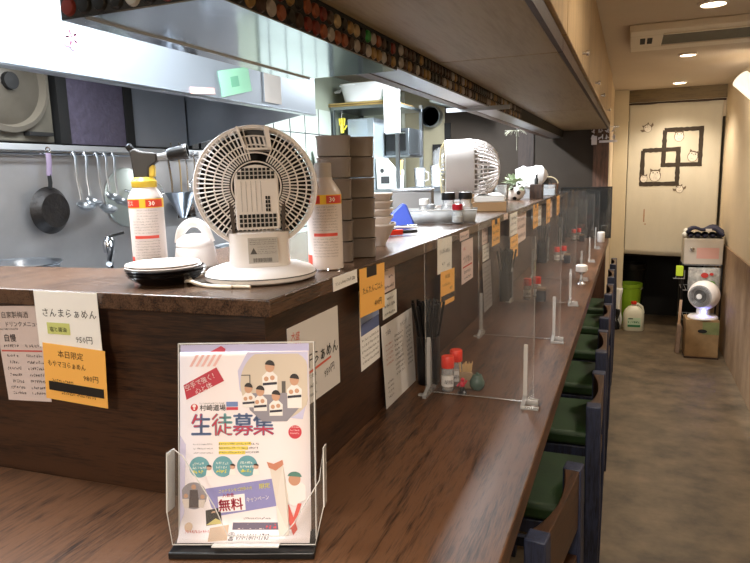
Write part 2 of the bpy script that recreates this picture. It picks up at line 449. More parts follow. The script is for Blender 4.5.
# ------------------------------------------------------------------ overhead cabinets
ends = [(-.4, 1.74, 'nearest'), (1.74, 3.45, 'middle'), (3.45, 5.27, 'farthest')]
for i, (y0, y1, wd) in enumerate(ends):
    t = thing('overhead_cabinet', '%s of the three pale wood cabinets hung over the counter' % wd, 'cabinet', (-.33, (y0+y1)/2, 1.82), 0, 'overhead cabinets')
    L_ = (y1-y0)/2-.003
    MB().box(-.17, .145, -L_, L_, 0, .4).build('body', M['soffit'], t, bevel=.002)
    MB().box(.146, .158, -L_, L_, .0, .035).build('lower_rail', M['darkwood'], t)
    n = 2; hw = L_/n
    for k in range(2*n//2+0):
        c0 = -L_+2*hw*k; c1 = c0+2*hw
        d = MB().box(.147, .168, c0+.002, c1-.002, .04, .39).build('door', M['door'], t, bevel=.002)
        ky = [[0, .6], [-.345, .445], [-.79, .12]][i][k]
        kn = MB().lathe([(.005, 0), (.005, .01), (.009, .013), (.009, .02), (.005, .023)], mx=Matrix.Translation((.168, ky, .075)) @ Matrix.Rotation(R(90), 4, 'Y'), seg=16).build('knob', M['chrome'], d)
# ------------------------------------------------------------------ steel box over the ledge, lower beam, bottle caps
sb = thing('canopy_box', 'polished stainless steel box over the ledge, its outer faces studded with bottle caps', 'canopy', (-.6375, 1.085, 1.76))
MB().box(-.1325, .1325, -.345, .345, .002, .46).build('body', M['blackm'], sb)
b = MB(); b.box(-.1325, .1325, -.345, .345, 0, .002); b.box(-.1345, -.1325, -.345, .345, 0, .1); b.build('underside_panel', M['mirror'], sb)
MB().box(-.0915, -.0885, -.345, .345, -.003, 0).build('seam_strip', M['steel'], sb)
lb_ = thing('ceiling_beam', 'long low beam with a steel and brown underside running on past the steel box', 'beam', (-.56, 2.33, 1.765))
MB().box(-.056, .055, -.898, 2.9, .004, .455).build('body', M['blackm'], lb_)
MB().box(-.022, .055, -.898, 2.9, 0, .004).build('steel_strip', M['steel'], lb_)
MB().box(-.056, -.0225, -.898, 2.9, -.002, .004).build('wood_strip', mat('brown_painted_strip', '5a4a44', .4), lb_)
cb = MB(); cb.box(-.12, .12, -.006, .006, -.012, .003)
tag(cb.build('cross_bar', M['steel'], None, (-.545, 2.44, 1.765)), 'pale metal bar fixed across the underside of the low beam', 'bar')
b = MB(); b.lathe([(.0085, .0062), (.0118, .006), (.0128, .0045)], seg=20, cap=True)
v = []; f = []
for i, (r, z) in enumerate(((.0126, .0045), (.0138, .0022), (.0146, .0))):
    for k in range(42):
        q = r*(1+(.035*i/2 if k % 2 else -.02*i/2)); a = 2*PI*k/42; v.append((q*math.cos(a), q*math.sin(a), z))
for i in range(2):
    for k in range(42): f.append((i*42+k, i*42+(k+1) % 42, (i+1)*42+(k+1) % 42, (i+1)*42+k))
b._add(v, f)
capcols = [('grey', '6c6864'), ('black', '15130f'), ('gold', '8a6c3c'), ('red', '6a2218'), ('brown', '3c281c'), ('silver', 'a8a49c'), ('orange', '84462a'), ('cream', 'a08c68'), ('green', '2f8a44')]
capmesh = {}
first = b.build('bottle_cap', mat('cap_grey', 'a09a94', .35, .5))
for n, h in capcols:
    me = first.data.copy(); me.materials.clear(); me.materials.append(mat('cap_'+n, h, .35, .4)); capmesh[n] = me
ORD = ['first', 'second', 'third', 'fourth', 'fifth', 'sixth', 'seventh', 'eighth', 'ninth', 'tenth', 'eleventh', 'twelfth', 'thirteenth', 'fourteenth', 'fifteenth', 'sixteenth', 'seventeenth', 'eighteenth', 'nineteenth', 'twentieth']
def ordw(i):
    if i < 20: return ORD[i]
    tens = {2: 'twenty', 3: 'thirty', 4: 'forty', 5: 'fifty', 6: 'sixty'}
    n = i+1
    return tens[n//10]+('-'+ORD[n % 10-1] if n % 10 else '') if n % 10 else tens[n//10][:-1]+'ieth'
used = False
def cap(loc, rot, label, col, group):
    global used
    o = first if not used else first.copy()
    if used: COL.objects.link(o)
    used = True
    o.scale = (.87, .87, .9); o.data = capmesh[col]; o.location = loc; o.rotation_euler = rot; tag(o, label, 'bottle cap', group)
wts = ['grey', 'black', 'gold', 'brown', 'silver', 'cream', 'brown', 'black', 'gold', 'orange', 'red', 'cream']
spec_near = {(0, 8): 'black', (0, 7): 'black', (0, 9): 'red'}
for row, z in enumerate((1.776, 1.8045)):
    for k in range(9):
        col = rnd.choice(['black', 'grey', 'cream', 'brown', 'red', 'black'])
        if row == 0: col = ['red', 'black', 'black', 'black', 'silver', 'black', 'red', 'cream', 'brown'][k]
        cap((-.755+k*.0288, .7405, z), (R(90), 0, 0), '%s cap from the left, %s row, near face of the steel box' % (ordw(k), ['bottom', 'second'][row]), col, 'bottle caps on the near face of the steel box')
for row, z in enumerate((1.7755, 1.8035)):
    for k in range(23):
        col = rnd.choice(wts)
        if row == 1 and k == 17: col = 'green'
        cap((-.5058, .758+k*.0292, z), (0, R(90), 0), '%s cap from the near corner, %s row, right face of the steel box' % (ordw(k), ['lower', 'upper'][row]), col, 'bottle caps on the right face of the steel box')
for row, z in enumerate((1.781, 1.8085)):
    for k in range(56):
        cap((-.5058, 1.455+k*.0312, z), (0, R(90), 0), '%s bottle cap along the low beam beyond the steel box, %s row' % (ordw(k), ['lower', 'upper'][row]), rnd.choice(['brown', 'black', 'gold', 'brown', 'grey']), 'bottle caps on the low beam')

# ------------------------------------------------------------------ stove hood
hd = thing('stove_hood', 'big bright white steel exhaust hood over the stove', 'hood', (-1.3, 1.45, 1.795))
hm = mat('hood_steel', 'c8d4e0', .3, .75, bump=.05, bscale=4)
MB().box(-.012, 0, -1.2, 1.15, 0, .38).build('front_fascia', hm, hd, bevel=.002)
MB().box(-.03, .004, -1.2, 1.15, -.006, .0).build('drip_lip', M['steel'], hd)
b = MB(); b.prism([(0-.012, .01), (-.69, -.11), (-.69, .36), (-.012, .38)], 1.138, 1.15, 'xz'); b.build('end_panel', M['steel'], hd)
b = MB()
for k in range(12): b.box(-.69, -.02, -1.19+k*.195, -1.19+k*.195+.17, .27, .29)
b.build('grease_filter', mat('greasy_dark_steel', '1c1a18', .5, .4), hd)
lamp('hood_fill', 'AREA', (-.33, -.3, .2), 14, COOL, .15, 1.4, parent=hd)  # unseen lamp added inside the hood to light the wall behind it
MB().box(-.40, -.26, -1.0, .4, .215, .25).build('hood_fill_cover', M['white'], hd)  # cover added above that unseen fill lamp
MB().box(-.012, .0015, -.235, -.231, .002, .378).build('seam', M['grey'], hd)
def onhood(name, label, cat, y, z, w, h, m, tilt=0): return sheet(name, label, cat, (-1.298, y, z), R(90), w, h, m, tilt)
onhood('paper_note', 'white paper strip stuck to the hood face beside the green paper', 'note', 2.235, 1.81, .125, .12, M['paper'])
o = onhood('paper_note', 'pale green paper stuck aslant on the hood face', 'note', 1.99, 1.82, .19, .085, mat('mint_paper', '9fe0bd', .7), R(-12))
ink(o, 'printed_square', '6fb896', lambda b: rect(b, -.03, .02, .025, .06))
o = onhood('paper_note', 'small red and white card low on the hood face', 'note', 1.79, 1.80, .13, .02, mat('pale_pink_paper', 'f3b9b0', .7), R(-5))
b = MB()
for k in range(5): b.disc(.017*math.cos(k*2*PI/5), .02+.017*math.sin(k*2*PI/5), .013, .013, -.001, 14)
o = b.build('flower_sticker', mat('pink_sticker', 'f0a8c8', .6), None, (-1.299, 1.27, 1.862), R(90)); tag(o, 'pink flower sticker on the bright hood face', 'sticker')

# ------------------------------------------------------------------ things on the kitchen wall
M['rsteel'] = mat('satin_rail_steel', 'c4c8cc', .45, .5)
M['usteel'] = mat('utensil_steel', 'b4b8bc', .28, .85)
rl = thing('utensil_rail', 'long steel rail along the kitchen wall for hanging ladles and pans', 'rail', (-2.0, 1.6, 1.645))
MB().box(0, .03, -.95, 1.2, 0, .022).build('rail_bar', M['rsteel'], rl, bevel=.002)
MB().tube([(.028, -.95, -.012), (.028, 1.2, -.012)], .004).build('hook_rod', M['chrome'], rl)
b = MB()
for y in (-.6, -.1, .18, .5, .95): b.tube([(.028, y, -.012), (.012, y, -.006), (0, y, .0)], .003)
b.build('bracket', M['steel'], rl)

vf = thing('exhaust_fan', 'round wall exhaust fan in a cream panel at the far left', 'fan', (-2.0, 1.62, 1.83))
b = MB(); b.box(0, .02, -.22, .19, -.155, .16); b.build('panel', mat('greasy_cream_panel', '6f6a5e', .5, var=.5, vscale=5), vf, bevel=.004)
mz = Matrix.Translation((.02, 0, .04)) @ Matrix.Rotation(R(90), 4, 'Y')
MB().lathe([(.165, 0), (.168, .02), (.15, .03), (.145, .012), (.14, .0)], mx=mz, seg=48, cap=False).build('ring', mat('greasy_ring', '6b6458', .5), vf)
MB().lathe([(.145, .002), (.12, .012), (.06, .02), (.03, .03), (0.001, .032)], mx=mz, seg=48).build('cover', mat('greasy_cover', '585248', .45, var=.4, vscale=6), vf)
MB().lathe([(.03, .028), (.028, .045), (.001, .05)], mx=mz, seg=20).build('hub', M['blackm'], vf)
MB().box(.02, .05, .06, .16, -.135, -.122).build('lever', M['blackm'], vf)
wp = MB().box(0, .03, -.145, .145, 0, .34).build('wall_panel', mat('plum_stucco_panel', '585264', .5, var=.3, vscale=30, bump=1.6, bscale=34), None, (-2.0, 2.02, 1.672))
tag(wp, 'plum coloured stucco panel on the kitchen wall above the ladles', 'panel')
b = MB()
for y in (1.842, 2.188, 2.62, 2.67, 2.72): b.box(0, .035, y-.022, y+.022, 0, .36)
for i, y in enumerate((1.85, 2.19, 2.62, 2.69)):
    o = MB().box(0, .035, -.024, .024, 0, .36).build('wall_batten', M['blackm'], None, (-2.0, y, 1.672))
    tag(o, ['black batten left of the plum panel', 'black batten between the plum and grey panels', 'black batten right of the grey panel', 'farthest black batten on the kitchen wall by the hood'][i], 'batten')
b.bm.free()
wp = MB().box(0, .02, -.175, .175, 0, .27).build('wall_panel', mat('grey_board', '7c8088', .4, var=.1), None, (-2.0, 2.405, 1.675))
tag(wp, 'plain grey board on the kitchen wall behind the torch', 'panel')

def pan():
    t = thing('frying_pan', 'black frying pan hanging on the kitchen wall by a lilac grip', 'pan', (-1.962, 1.75, 1.43))
    mz = Matrix.Rotation(R(90), 4, 'Y')
    MB().lathe([(.001, .012), (.058, .012), (.082, -.012), (.086, -.012), (.062, .018), (.001, .018)], seg=40, cap=False, mx=mz).build('bowl', mat('burnt_iron', '121114', .45, .3, col2='26201c', vscale=30, bump=.6), t)
    MB().tube([(0, 0, .078), (.004, 0, .1), (.002, 0, .13)], .007).build('neck', M['blackm'], t)
    MB().tube([(.002, 0, .125), (.006, .002, .17), (.004, .004, .205)], .011, 10, flatk=.6).build('handle', mat('lilac_grip', '8c7c94', .5), t)
    b = MB(); pts = [(.004+.0*k, .004+.01*math.cos(a), .214+.012*math.sin(a)) for k, a in enumerate([i*PI/6 for i in range(12)])]
    b.tube(pts, .0025, 6, closed=True); b.build('hanging_ring', M['chrome'], t)
pan()
def ladle(y, L, r, label, tilt=0, x=-1.965, first=None):
    t = thing('ladle', label, 'ladle', (x, y, 1.642), 0, 'ladles hanging from the rail', rot=(R(tilt), 0, 0))
    b = MB(); b.tube([(-.008, 0, -.006), (.0, 0, .0), (.008, 0, -.02), (.004, 0, -L*.5), (.012, 0, -L+.02)], .0065, 8, flatk=.5)
    b.build('handle', M['usteel'], t)
    mz = Matrix.Translation((.03, 0, -L)) @ Matrix.Rotation(R(20), 4, 'Y')
    b = MB(); b.lathe([(.001, -r*.62), (r*.5, -r*.52), (r*.85, -r*.25), (r, 0), (r*.97, 0), (r*.8, -r*.22), (r*.45, -r*.47), (.001, -r*.56)], seg=28, cap=False, mx=mz)
    b.build('bowl', M['usteel'], t)
for a in ((1.875, .20, .035, 'leftmost hanging ladle, next to the frying pan', 2), (1.93, .185, .03, 'second hanging ladle from the frying pan', -2), (1.985, .215, .036, 'third hanging ladle from the frying pan', 3), (2.03, .17, .032, 'fourth hanging ladle from the frying pan', 0), (2.075, .19, .034, 'fifth hanging ladle from the frying pan, left of the pot lid', -1)): ladle(*a)
def hung(name, label, cat, y, z, fn, m, x=-1.965):
    t = thing(name, label, cat, (x, y, z)); fn(t, m); return t
def lidf(t, m):
    mz = Matrix.Rotation(R(90), 4, 'Y')
    MB().lathe([(.125, 0), (.122, .006), (.08, .016), (.001, .022)], mx=mz, seg=44).build('lid_disc', m, t)
    MB().tube([(.02, -.03, .03), (.045, -.02, .02), (.045, .02, -.02), (.02, .03, -.03)], .005).build('handle', M['chrome'], t)
hung('pot_lid', 'round steel pot lid leaning behind the gas can', 'lid', 2.17, 1.46, lidf, mat('satin_lid', 'b4bcb6', .4, .5), -1.9985)
def skim(t, m):
    mz = Matrix.Translation((.004, 0, -.2)) @ Matrix.Rotation(R(90), 4, 'Y')
    MB().tube([(0, 0, .0), (.006, 0, -.05), (.004, 0, -.13)], .004).build('handle', M['chrome'], t)
    b = MB()
    b.tube([(.004, .045*math.cos(a), -.17+.045*math.sin(a)) for a in [k*PI/10 for k in range(20)]], .003, 6, closed=True)
    b.build('rim', M['chrome'], t)
    b = MB()
    for k in range(-4, 5):
        h = math.sqrt(max(0, .045**2-(k*.01)**2))
        b.tube([(.006, k*.01, -.17-h), (.012, k*.01, -.17), (.006, k*.01, -.17+h)], .0009, 4); b.tube([(.006, -h, -.17+k*.01), (.012, 0, -.17+k*.01), (.006, h, -.17+k*.01)], .0009, 4)
    b.build('mesh_net', M['steel'], t)
hung('skimmer', 'wire mesh skimmer hanging behind the torch', 'skimmer', 2.31, 1.642, skim, None)
hung('skimmer', 'small wire skimmer hanging left of the white fan', 'skimmer', 2.595, 1.66, skim, None)
def spat(t, m):
    MB().tube([(0, 0, 0), (.006, 0, -.06), (.004, 0, -.2)], .005, flatk=.6).build('handle', m, t)
    MB().prism([(-.02, -.19), (.02, -.19), (.045, -.29), (-.045, -.29)], .002, .006, 'yz').build('blade', M['chrome'], t)
hung('spatula', 'steel turner with a wide bright blade hanging near the white pot', 'spatula', 2.485, 1.642, spat, mat('tan_handle', 'a58a5a', .5))
hung('spatula', 'long steel turner hanging between the two skimmers', 'spatula', 2.535, 1.642, spat, M['chrome'])
def chin(t, m):
    mz = Matrix.Translation((.07, 0, -.26))
    MB().lathe([(.012, 0), (.07, .11), (.073, .112), (.014, -.003)], seg=28, cap=False, mx=mz).build('cone', M['steel'], t)
    MB().tube([(.01, 0, 0), (.02, 0, -.1), (.02, 0, -.15)], .005).build('handle', M['chrome'], t)
hung('conical_strainer', 'conical steel strainer hanging behind the gas can', 'strainer', 2.40, 1.62, chin, None)
hung('rice_paddle', 'white plastic paddle hanging by the small skimmer', 'paddle', 2.64, 1.66, spat, M['white'])
# stock pots and tap behind the ledge
def pot(x, y, r, h, label):
    t = thing('stock_pot', label, 'pot', (x, y, .9))
    MB().lathe([(r, 0), (r, h), (r+.008, h+.006), (r+.008, h+.01), (r-.006, h+.006), (r-.008, .01), (.001, .01)], seg=48, cap=False).build('body', M['steel'], t)
    MB().lathe([(r-.007, h-.012), (.02, h-.006), (.001, h-.006)], seg=40).build('lid', M['usteel'], t)
    b = MB()
    for s in (-1, 1): b.tube([(-.04, s*r, h-.06), (-.04, s*(r+.035), h-.05), (.04, s*(r+.035), h-.05), (.04, s*r, h-.06)], .006)
    b.build('handle', M['chrome'], t)
pot(-1.72, 1.36, .135, .385, 'tall steel stock pot whose rim shows over the ledge at the far left')
pot(-1.72, 2.65, .15, .30, 'steel stock pot farther along the stove, behind the white pot')
t = thing('tap', 'chrome kitchen tap with a lever seen over the ledge beside the gas can', 'tap', (-1.86, 1.9, .9))
MB().tube([(0, 0, 0), (0, 0, .38), (.04, -.02, .40), (.12, -.12, .36), (.15, -.16, .34)], .011).build('spout', M['chrome'], t)
MB().lathe([(.02, .36), (.024, .40), (.012, .42)], seg=20).build('valve', M['chrome'], t)
MB().tube([(0, 0, .42), (.02, .06, .43)], .006).build('lever', M['chrome'], t)
# ------------------------------------------------------------------ desk fan (rear view)
def fan_grille(r0=.052, r1=.117, n=72):
    b = MB()
    def dep(r): return .018+.035*math.cos((r/.12)*PI/2)**.7 if r < .12 else .018
    rings = [.048, .066, .082, .1, .117]
    for rr in rings: b.tube([(rr*math.cos(a), -dep(rr), rr*math.sin(a)) for a in [2*PI*k/60 for k in range(60)]], .0016, 5, closed=True)
    for k in range(n):
        a = 2*PI*k/n
        if abs((a-PI/2+.12)) < .27: lo = .078; continue
        b.tube([(q*math.cos(a), -dep(q), q*math.sin(a)) for q in (r0, .06, .082, .1, r1)], .0015, 4)
    return b
ft = thing('desk_fan', 'white round desk fan seen from behind, standing on the ledge corner', 'fan', (-.616, .985, 1.35), R(33))
lean = Matrix.Rotation(R(-4), 4, 'X')
def FT(): return Matrix.Translation((0, 0, .157)) @ lean
o = fan_grille(); o.build('rear_grille', M['cream'], ft, rot=(R(-4), 0, 0), loc=(0, 0, .157))
b = MB(); b.lathe([(.114, -.0), (.122, -.004), (.1235, .0), (.1235, .026), (.118, .03), (.114, .026), (.114, 0)], seg=72, cap=False, mx=Matrix.Translation((0, -.018, 0)) @ Matrix.Rotation(R(-90), 4, 'X'))
b.build('rim', M['cream'], ft, rot=(R(-4), 0, 0), loc=(0, 0, .157))
b = MB()
for k in range(48):
    a = 2*PI*k/48; b.tube([(q*math.cos(a), y, q*math.sin(a)) for q, y in ((.118, .012), (.1, .032), (.06, .04), (.02, .042))], .001, 4)
for rr in (.02, .05, .08, .1): b.tube([(rr*math.cos(a), .041 if rr < .06 else .036, rr*math.sin(a)) for a in [2*PI*k/48 for k in range(48)]], .001, 4, closed=True)
b.build('front_grille', M['cream'], ft, rot=(R(-4), 0, 0), loc=(0, 0, .157))
b = MB()
for k in range(7):
    a0 = 2*PI*k/7
    b.grid(lambda u, v, a0=a0: ((.022+.091*u)*math.cos(a0+(v-.5)*.9+u*.3), .004+(v-.5)*.018, (.022+.091*u)*math.sin(a0+(v-.5)*.9+u*.3)), 8, 5)
b.lathe([(.024, -.012), (.024, .012)], mx=Matrix.Rotation(R(90), 4, 'X'), seg=24)
b.build('blades', mat('smoked_blade', '1c1816', .6, spec=.2), ft, rot=(R(-4), 0, 0), loc=(0, 0, .157), fixn=False)
# motor housing: a rounded, slotted plate with arch outline
b = MB()
arch = [(-.043, -.085), (.043, -.085), (.043, .012)]+[(.043*math.cos(a), .012+.030*math.sin(a)) for a in [k*PI/14 for k in range(1, 14)]]+[(-.043, .012)]
b.prism(arch, -.05, .0, 'xz'); b.build('motor_housing', M['cream'], ft, rot=(R(-4), 0, 0), loc=(0, 0, .157), bevel=.003)
b = MB()
for k in range(9):
    x0 = -.036+k*.0082
    for z0, z1 in ((-.080, -.073), (-.071, -.064), (-.062, -.055), (.014, .020), (.022, .028), (.030, .035)):
        if z0 > .028 and k in (0, 8): continue
        b.box(x0, x0+.0058, -.0525, -.0495, z0, z1)
for z0 in (-.050, -.042, -.034, -.026): b.box(.016, .0195, -.0525, -.0495, z0, z0+.006); b.box(.0212, .0247, -.0525, -.0495, z0, z0+.006)
b.build('vent_slot', M['blackm'], ft, rot=(R(-4), 0, 0), loc=(0, 0, .157))
b = MB()
for k in range(5): b.box(-.030+k*.0095, -.0295+k*.0095, -.0512, -.0495, -.050, .01)
b.build('groove', M['grey'], ft, rot=(R(-4), 0, 0), loc=(0, 0, .157))
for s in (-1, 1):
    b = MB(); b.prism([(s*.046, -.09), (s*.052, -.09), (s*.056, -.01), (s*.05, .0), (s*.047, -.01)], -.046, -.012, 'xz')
    b.build('side_arm', mat('dark_brown_plastic', '453a34', .5), ft, rot=(R(-4), 0, 0), loc=(0, 0, .157))  # arms in plain dark brown beside the cream housing
b = MB()                                                      # carrying recess at the top
b.prism([(-.032, .114), (.024, .118), (.030, .073), (-.016, .073)], -.012, -.002, 'xz'); b.build('carry_recess', M['dgrey'], ft, rot=(R(-4), 0, 0), loc=(0, 0, .157))
b = MB(); b.prism([(-.034, .116), (-.030, .117), (-.014, .071), (-.019, .071)], -.045, -.004, 'xz'); b.prism([(.020, .118), (.030, .116), (.034, .072), (.026, .071)], -.045, -.004, 'xz'); b.prism([(-.019, .071), (.034, .071), (.034, .075), (-.019, .075)], -.045, -.01, 'xz')
b.build('carry_frame', M['cream'], ft, rot=(R(-4), 0, 0), loc=(0, 0, .157))
b = MB()
for k in range(5): b.tube([(-.012+k*.009, -.02, .074), (-.018+k*.009, -.028, .098)], .0025, 6)
b.build('recess_rib', M['cream'], ft, rot=(R(-4), 0, 0), loc=(0, 0, .157))
MB().lathe([(.092, .001), (.098, .004), (.099, .012), (.092, .02), (.075, .0255), (.06, .027)], seg=64).build('base', M['cream'], ft, bevel=.001)
MB().lathe([(.0995, .0105), (.0995, .012)], seg=64).build('base_seam', M['dgrey'], ft)
MB().lathe([(.054, .026), (.0525, .055), (.054, .085), (.051, .087)], seg=48, sq=3.0).build('column', M['cream'], ft)
for o_ in children(ft):
    if abs(o_.location.z-.157) < 1e-4: o_.scale = (.865, .865, .865); o_.location.z = .162
lb = MB().box(-.02, .03, -.0545, -.0525, .034, .078).build('rating_label', mat('silver_label', 'b9b4ae', .4), ft)
def _l(b):
    for z in (.078, .0745, .071): scribble(b, -.017, .028, z-.005, .0022, -.0548)
    for z in (.066, .062, .058, .055): scribble(b, -.004, .028, z-.005, .0018, -.0548)
    b._add([(-.017, -.0548, .05), (-.005, -.0548, .05), (-.011, -.0548, .061)], [(0,1,2)])
    x = -.012
    for k in range(20): w = rnd.choice((.0004, .0008, .0012)); rect(b, x, x+w, .036, .043, -.0548); x += w+.0007
ink(lb, 'label_print', '4a4644', _l)
b = MB(); pts = [(-.02+.0, .09, .03)]
cpts = [(-.065, .04, .006), (-.115, .03, .012), (-.125, -.0, .02), (-.118, -.035, .006), (-.098, -.06, .003), (-.06, -.088, .003), (-.02, -.1085, .003)]
def smooth_pts(p, n=6):
    out = []
    for i in range(len(p)-1):
        p0 = Vector(p[max(i-1, 0)]); p1 = Vector(p[i]); p2 = Vector(p[i+1]); p3 = Vector(p[min(i+2, len(p)-1)])
        for k in range(n):
            t = k/n; out.append(.5*((2*p1)+(-p0+p2)*t+(2*p0-5*p1+4*p2-p3)*t*t+(-p0+3*p1-3*p2+p3)*t**3))
    out.append(Vector(p[-1])); return out
b.tube(smooth_pts(cpts), .0028, 8)
b.tube(smooth_pts([(-.1, .06, .003), (-.128, .03, .003), (-.132, -.01, .003), (-.12, -.045, .0085), (-.09, -.075, .003), (-.05, -.1, .003)]), .0028, 8)
b.build('power_cord', mat('cream_cord', 'd8c9b4', .5), ft)

# ------------------------------------------------------------------ gas cans
def gas_can(x, y, label, torch, rz):
    t = thing('gas_can', label, 'can', (x, y, 1.35), rz)
    pass
    MB().lathe([(.031, 0), (.0335, .003), (.0335, .143), (.032, .15), (.022, .166), (.0175, .172), (.0175, .176)], seg=48).build('body', mat('can_white', 'dacec8', .35), t)
    MB().lathe([(.0332, -.0), (.034, .002), (.0332, .004)], seg=48, cap=False).build('bottom_rim', M['chrome'], t)
    def band(z0, z1, a0, a1, h, nm, r=.0338):
        b = MB(); n = max(3, int((a1-a0)/.12))
        b.grid(lambda u, v: (r*math.sin(a0+(a1-a0)*u), -r*math.cos(a0+(a1-a0)*u), z0+(z1-z0)*v), n, 1)
        o = b.build(nm, flat(h, .4), t, fixn=False)
        return o
    band(.126, .144, -PI, PI, 'f0c02c', 'yellow_band')
    band(.1275, .1425, -1.35, -.15, 'd8402c', 'red_pill', .0340); band(.1275, .1425, .2, 1.3, 'd8402c', 'red_pill', .0340)
    band(.066, .072, -.6, .85, 'd84a3a', 'red_stripe', .0339)
    band(.012, .03, -1.35, -.8, 'd84a3a', 'red_badge', .0340)
    def wrap(s, a0, z, size, h, nm, off=.01):
        vs, fs = glyphs(s, off); r = .0343
        b = MB(); b._add([(r*math.sin(a0+v[0]*size/r), -r*math.cos(a0+v[0]*size/r), z+v[1]*size) for v in vs], fs)
        return b.build(nm, flat(h), t, fixn=False, smooth=False)
    for _d in (0, .012, .024): wrap('30', .34+_d, .1305, .013, 'fff4e8', 'number', .03)
    wrap('ガス', -1.15, .1312, .011, 'fff4e8', 'lettering', .02)
    b = MB()
    tmp = MB()
    for z in [.12-.0055*k for k in range(18)]:
        if .062 < z < .076: continue
        scribble(tmp, -.022 if z < .1 else -.012, .03, z, .003, 0)
    me = [(v.co.x, v.co.z) for v in tmp.bm.verts]; fs = [tuple(w.index for w in f.verts) for f in tmp.bm.faces]
    tmp.bm.verts.index_update(); fs = [tuple(w.index for w in f.verts) for f in tmp.bm.faces]; tmp.bm.free()
    b._add([(.03405*math.sin(u/.034), -.03405*math.cos(u/.034), z) for u, z in me], fs)
    b.build('small_print', flat('8f8480'), t, fixn=False, smooth=False)
    if not torch:
        MB().lathe([(.0165, .172), (.0165, .2), (.015, .2035), (.001, .204)], seg=32).build('cap', mat('grey_cap', 'b8b0aa', .4), t)
        return t
    MB().lathe([(.0235, .166), (.0245, .168), (.0245, .178), (.021, .182), (.018, .186)], seg=36).build('torch_collar', mat('yellow_plastic', 'd9b83a', .4), t)
    h = thing_child = MB()
    h.prism([(-.017, .184), (.012, .184), (.014, .205), (.03, .216), (.03, .232), (-.002, .236), (-.012, .242), (-.022, .236), (-.02, .222)], -.011, .011, 'xz')
    tb = h.build('torch_body', mat('torch_grey', '2a2622', .5), t, bevel=.003)
    MB().prism([(.008, .186), (.023, .186), (.024, .209), (.012, .211)], -.008, .008, 'xz').build('trigger', _m['yellow_plastic'], t, bevel=.002)
    mz = Matrix.Translation((.028, 0, .224)) @ Matrix.Rotation(R(80), 4, 'Y')
    MB().lathe([(.0065, 0), (.0065, .022), (.0085, .024)], seg=24, mx=mz).build('gas_tube', M['grey'], t)
    MB().lathe([(.0105, .022), (.0125, .026), (.0135, .05), (.0155, .054), (.0155, .062), (.0125, .062), (.011, .03)], seg=28, mx=mz).build('flame_nozzle', M['black'], t)
    b = MB(); b.lathe([(.006, 0), (.007, .004), (.007, .012), (.004, .014)], seg=18, mx=Matrix.Translation((-.018, 0, .238)) @ Matrix.Rotation(R(-35), 4, 'Y')); b.build('valve_knob', M['black'], t)
    b = MB()
    for dx in (.056, .072): b.box(dx, dx+.003, -.002, .002, .242, .252)
    b.build('guide_pin', M['black'], t)
gas_can(-.902, 1.03, 'gas can with a black and yellow blow torch head screwed on, behind the plates', True, R(28))
gas_can(-.548, 1.115, 'gas can with a plain grey cap beside the white desk fan', False, R(22))

# ------------------------------------------------------------------ stacked plates
def plate(z, r, h, m, label, dx=0):
    b = MB(); b.lathe([(.001, z), (r*.62, z), (r*.66, z+.001), (r*.9, z+h*.6), (r, z+h), (r*.985, z+h+.0012), (r*.86, z+h*.62+.001), (r*.6, z+.003), (.001, z+.003)], seg=56, cap=False)
    o = b.build('plate', m, None, (-.762+dx, .905, 1.35)); tag(o, label, 'plate', 'plates stacked on the ledge')
bp_ = mat('black_glaze', '15100f', .18); wp_ = mat('white_glaze', 'eadfd8', .2)
plate(0, .066, .0165, bp_, 'bottom black plate of the stack on the ledge')
plate(.0065, .0685, .0155, bp_, 'black plate second from the bottom of the stack on the ledge', .002)
plate(.0125, .070, .0145, bp_, 'black plate just under the white plates of the stack', .001)
plate(.0185, .0655, .012, wp_, 'lower white plate of the stack on the ledge', -.003)
plate(.0235, .064, .011, wp_, 'top white plate of the stack on the ledge', -.004)

# white pot with loop handle
t = thing('canister', 'small white lidded pot with a tall loop handle behind the plates', 'pot', (-.832, 1.085, 1.35), R(25))
MB().lathe([(.038, 0), (.042, .004), (.042, .022), (.039, .04), (.037, .044)], seg=44).build('body', M['cream'], t)
MB().lathe([(.0385, .044), (.0385, .047), (.034, .058), (.022, .067), (.001, .07)], seg=44).build('lid', M['cream'], t)
MB().tube(smooth_pts([(-.032, 0, .05), (-.026, 0, .075), (-.010, 0, .09), (.008, 0, .09), (.022, 0, .077), (.032, 0, .05)]), .0065, 10, flatk=1.5).build('handle', M['cream'], t)

# ------------------------------------------------------------------ smoked containers in two stacks
def container():
    b = MB(); b.lathe([(.03, 0), (.0335, .002), (.0345, .038), (.036, .04), (.036, .0425), (.033, .0425), (.032, .006), (.001, .006)], seg=48, sq=5.0)
    return b.build('food_container', M['smoke'])
c0 = container(); c0_used = False
pos = ['bottom', 'second from the bottom', 'third from the bottom', 'third from the top', 'second from the top', 'topmost']
for nm, x, y in (('near left', -.574, 1.222), ('right', -.556, 1.305)):
    for k in range(6):
        o = c0 if not c0_used else c0.copy()
        if c0_used: COL.objects.link(o)
        c0_used = True
        o.location = (x, y, 1.35+k*.0432); o.rotation_euler = (0, 0, R(24))
        tag(o, '%s smoked brown container of the %s stack beside the fan' % (pos[k], nm), 'container', 'smoked brown containers stacked on the ledge')
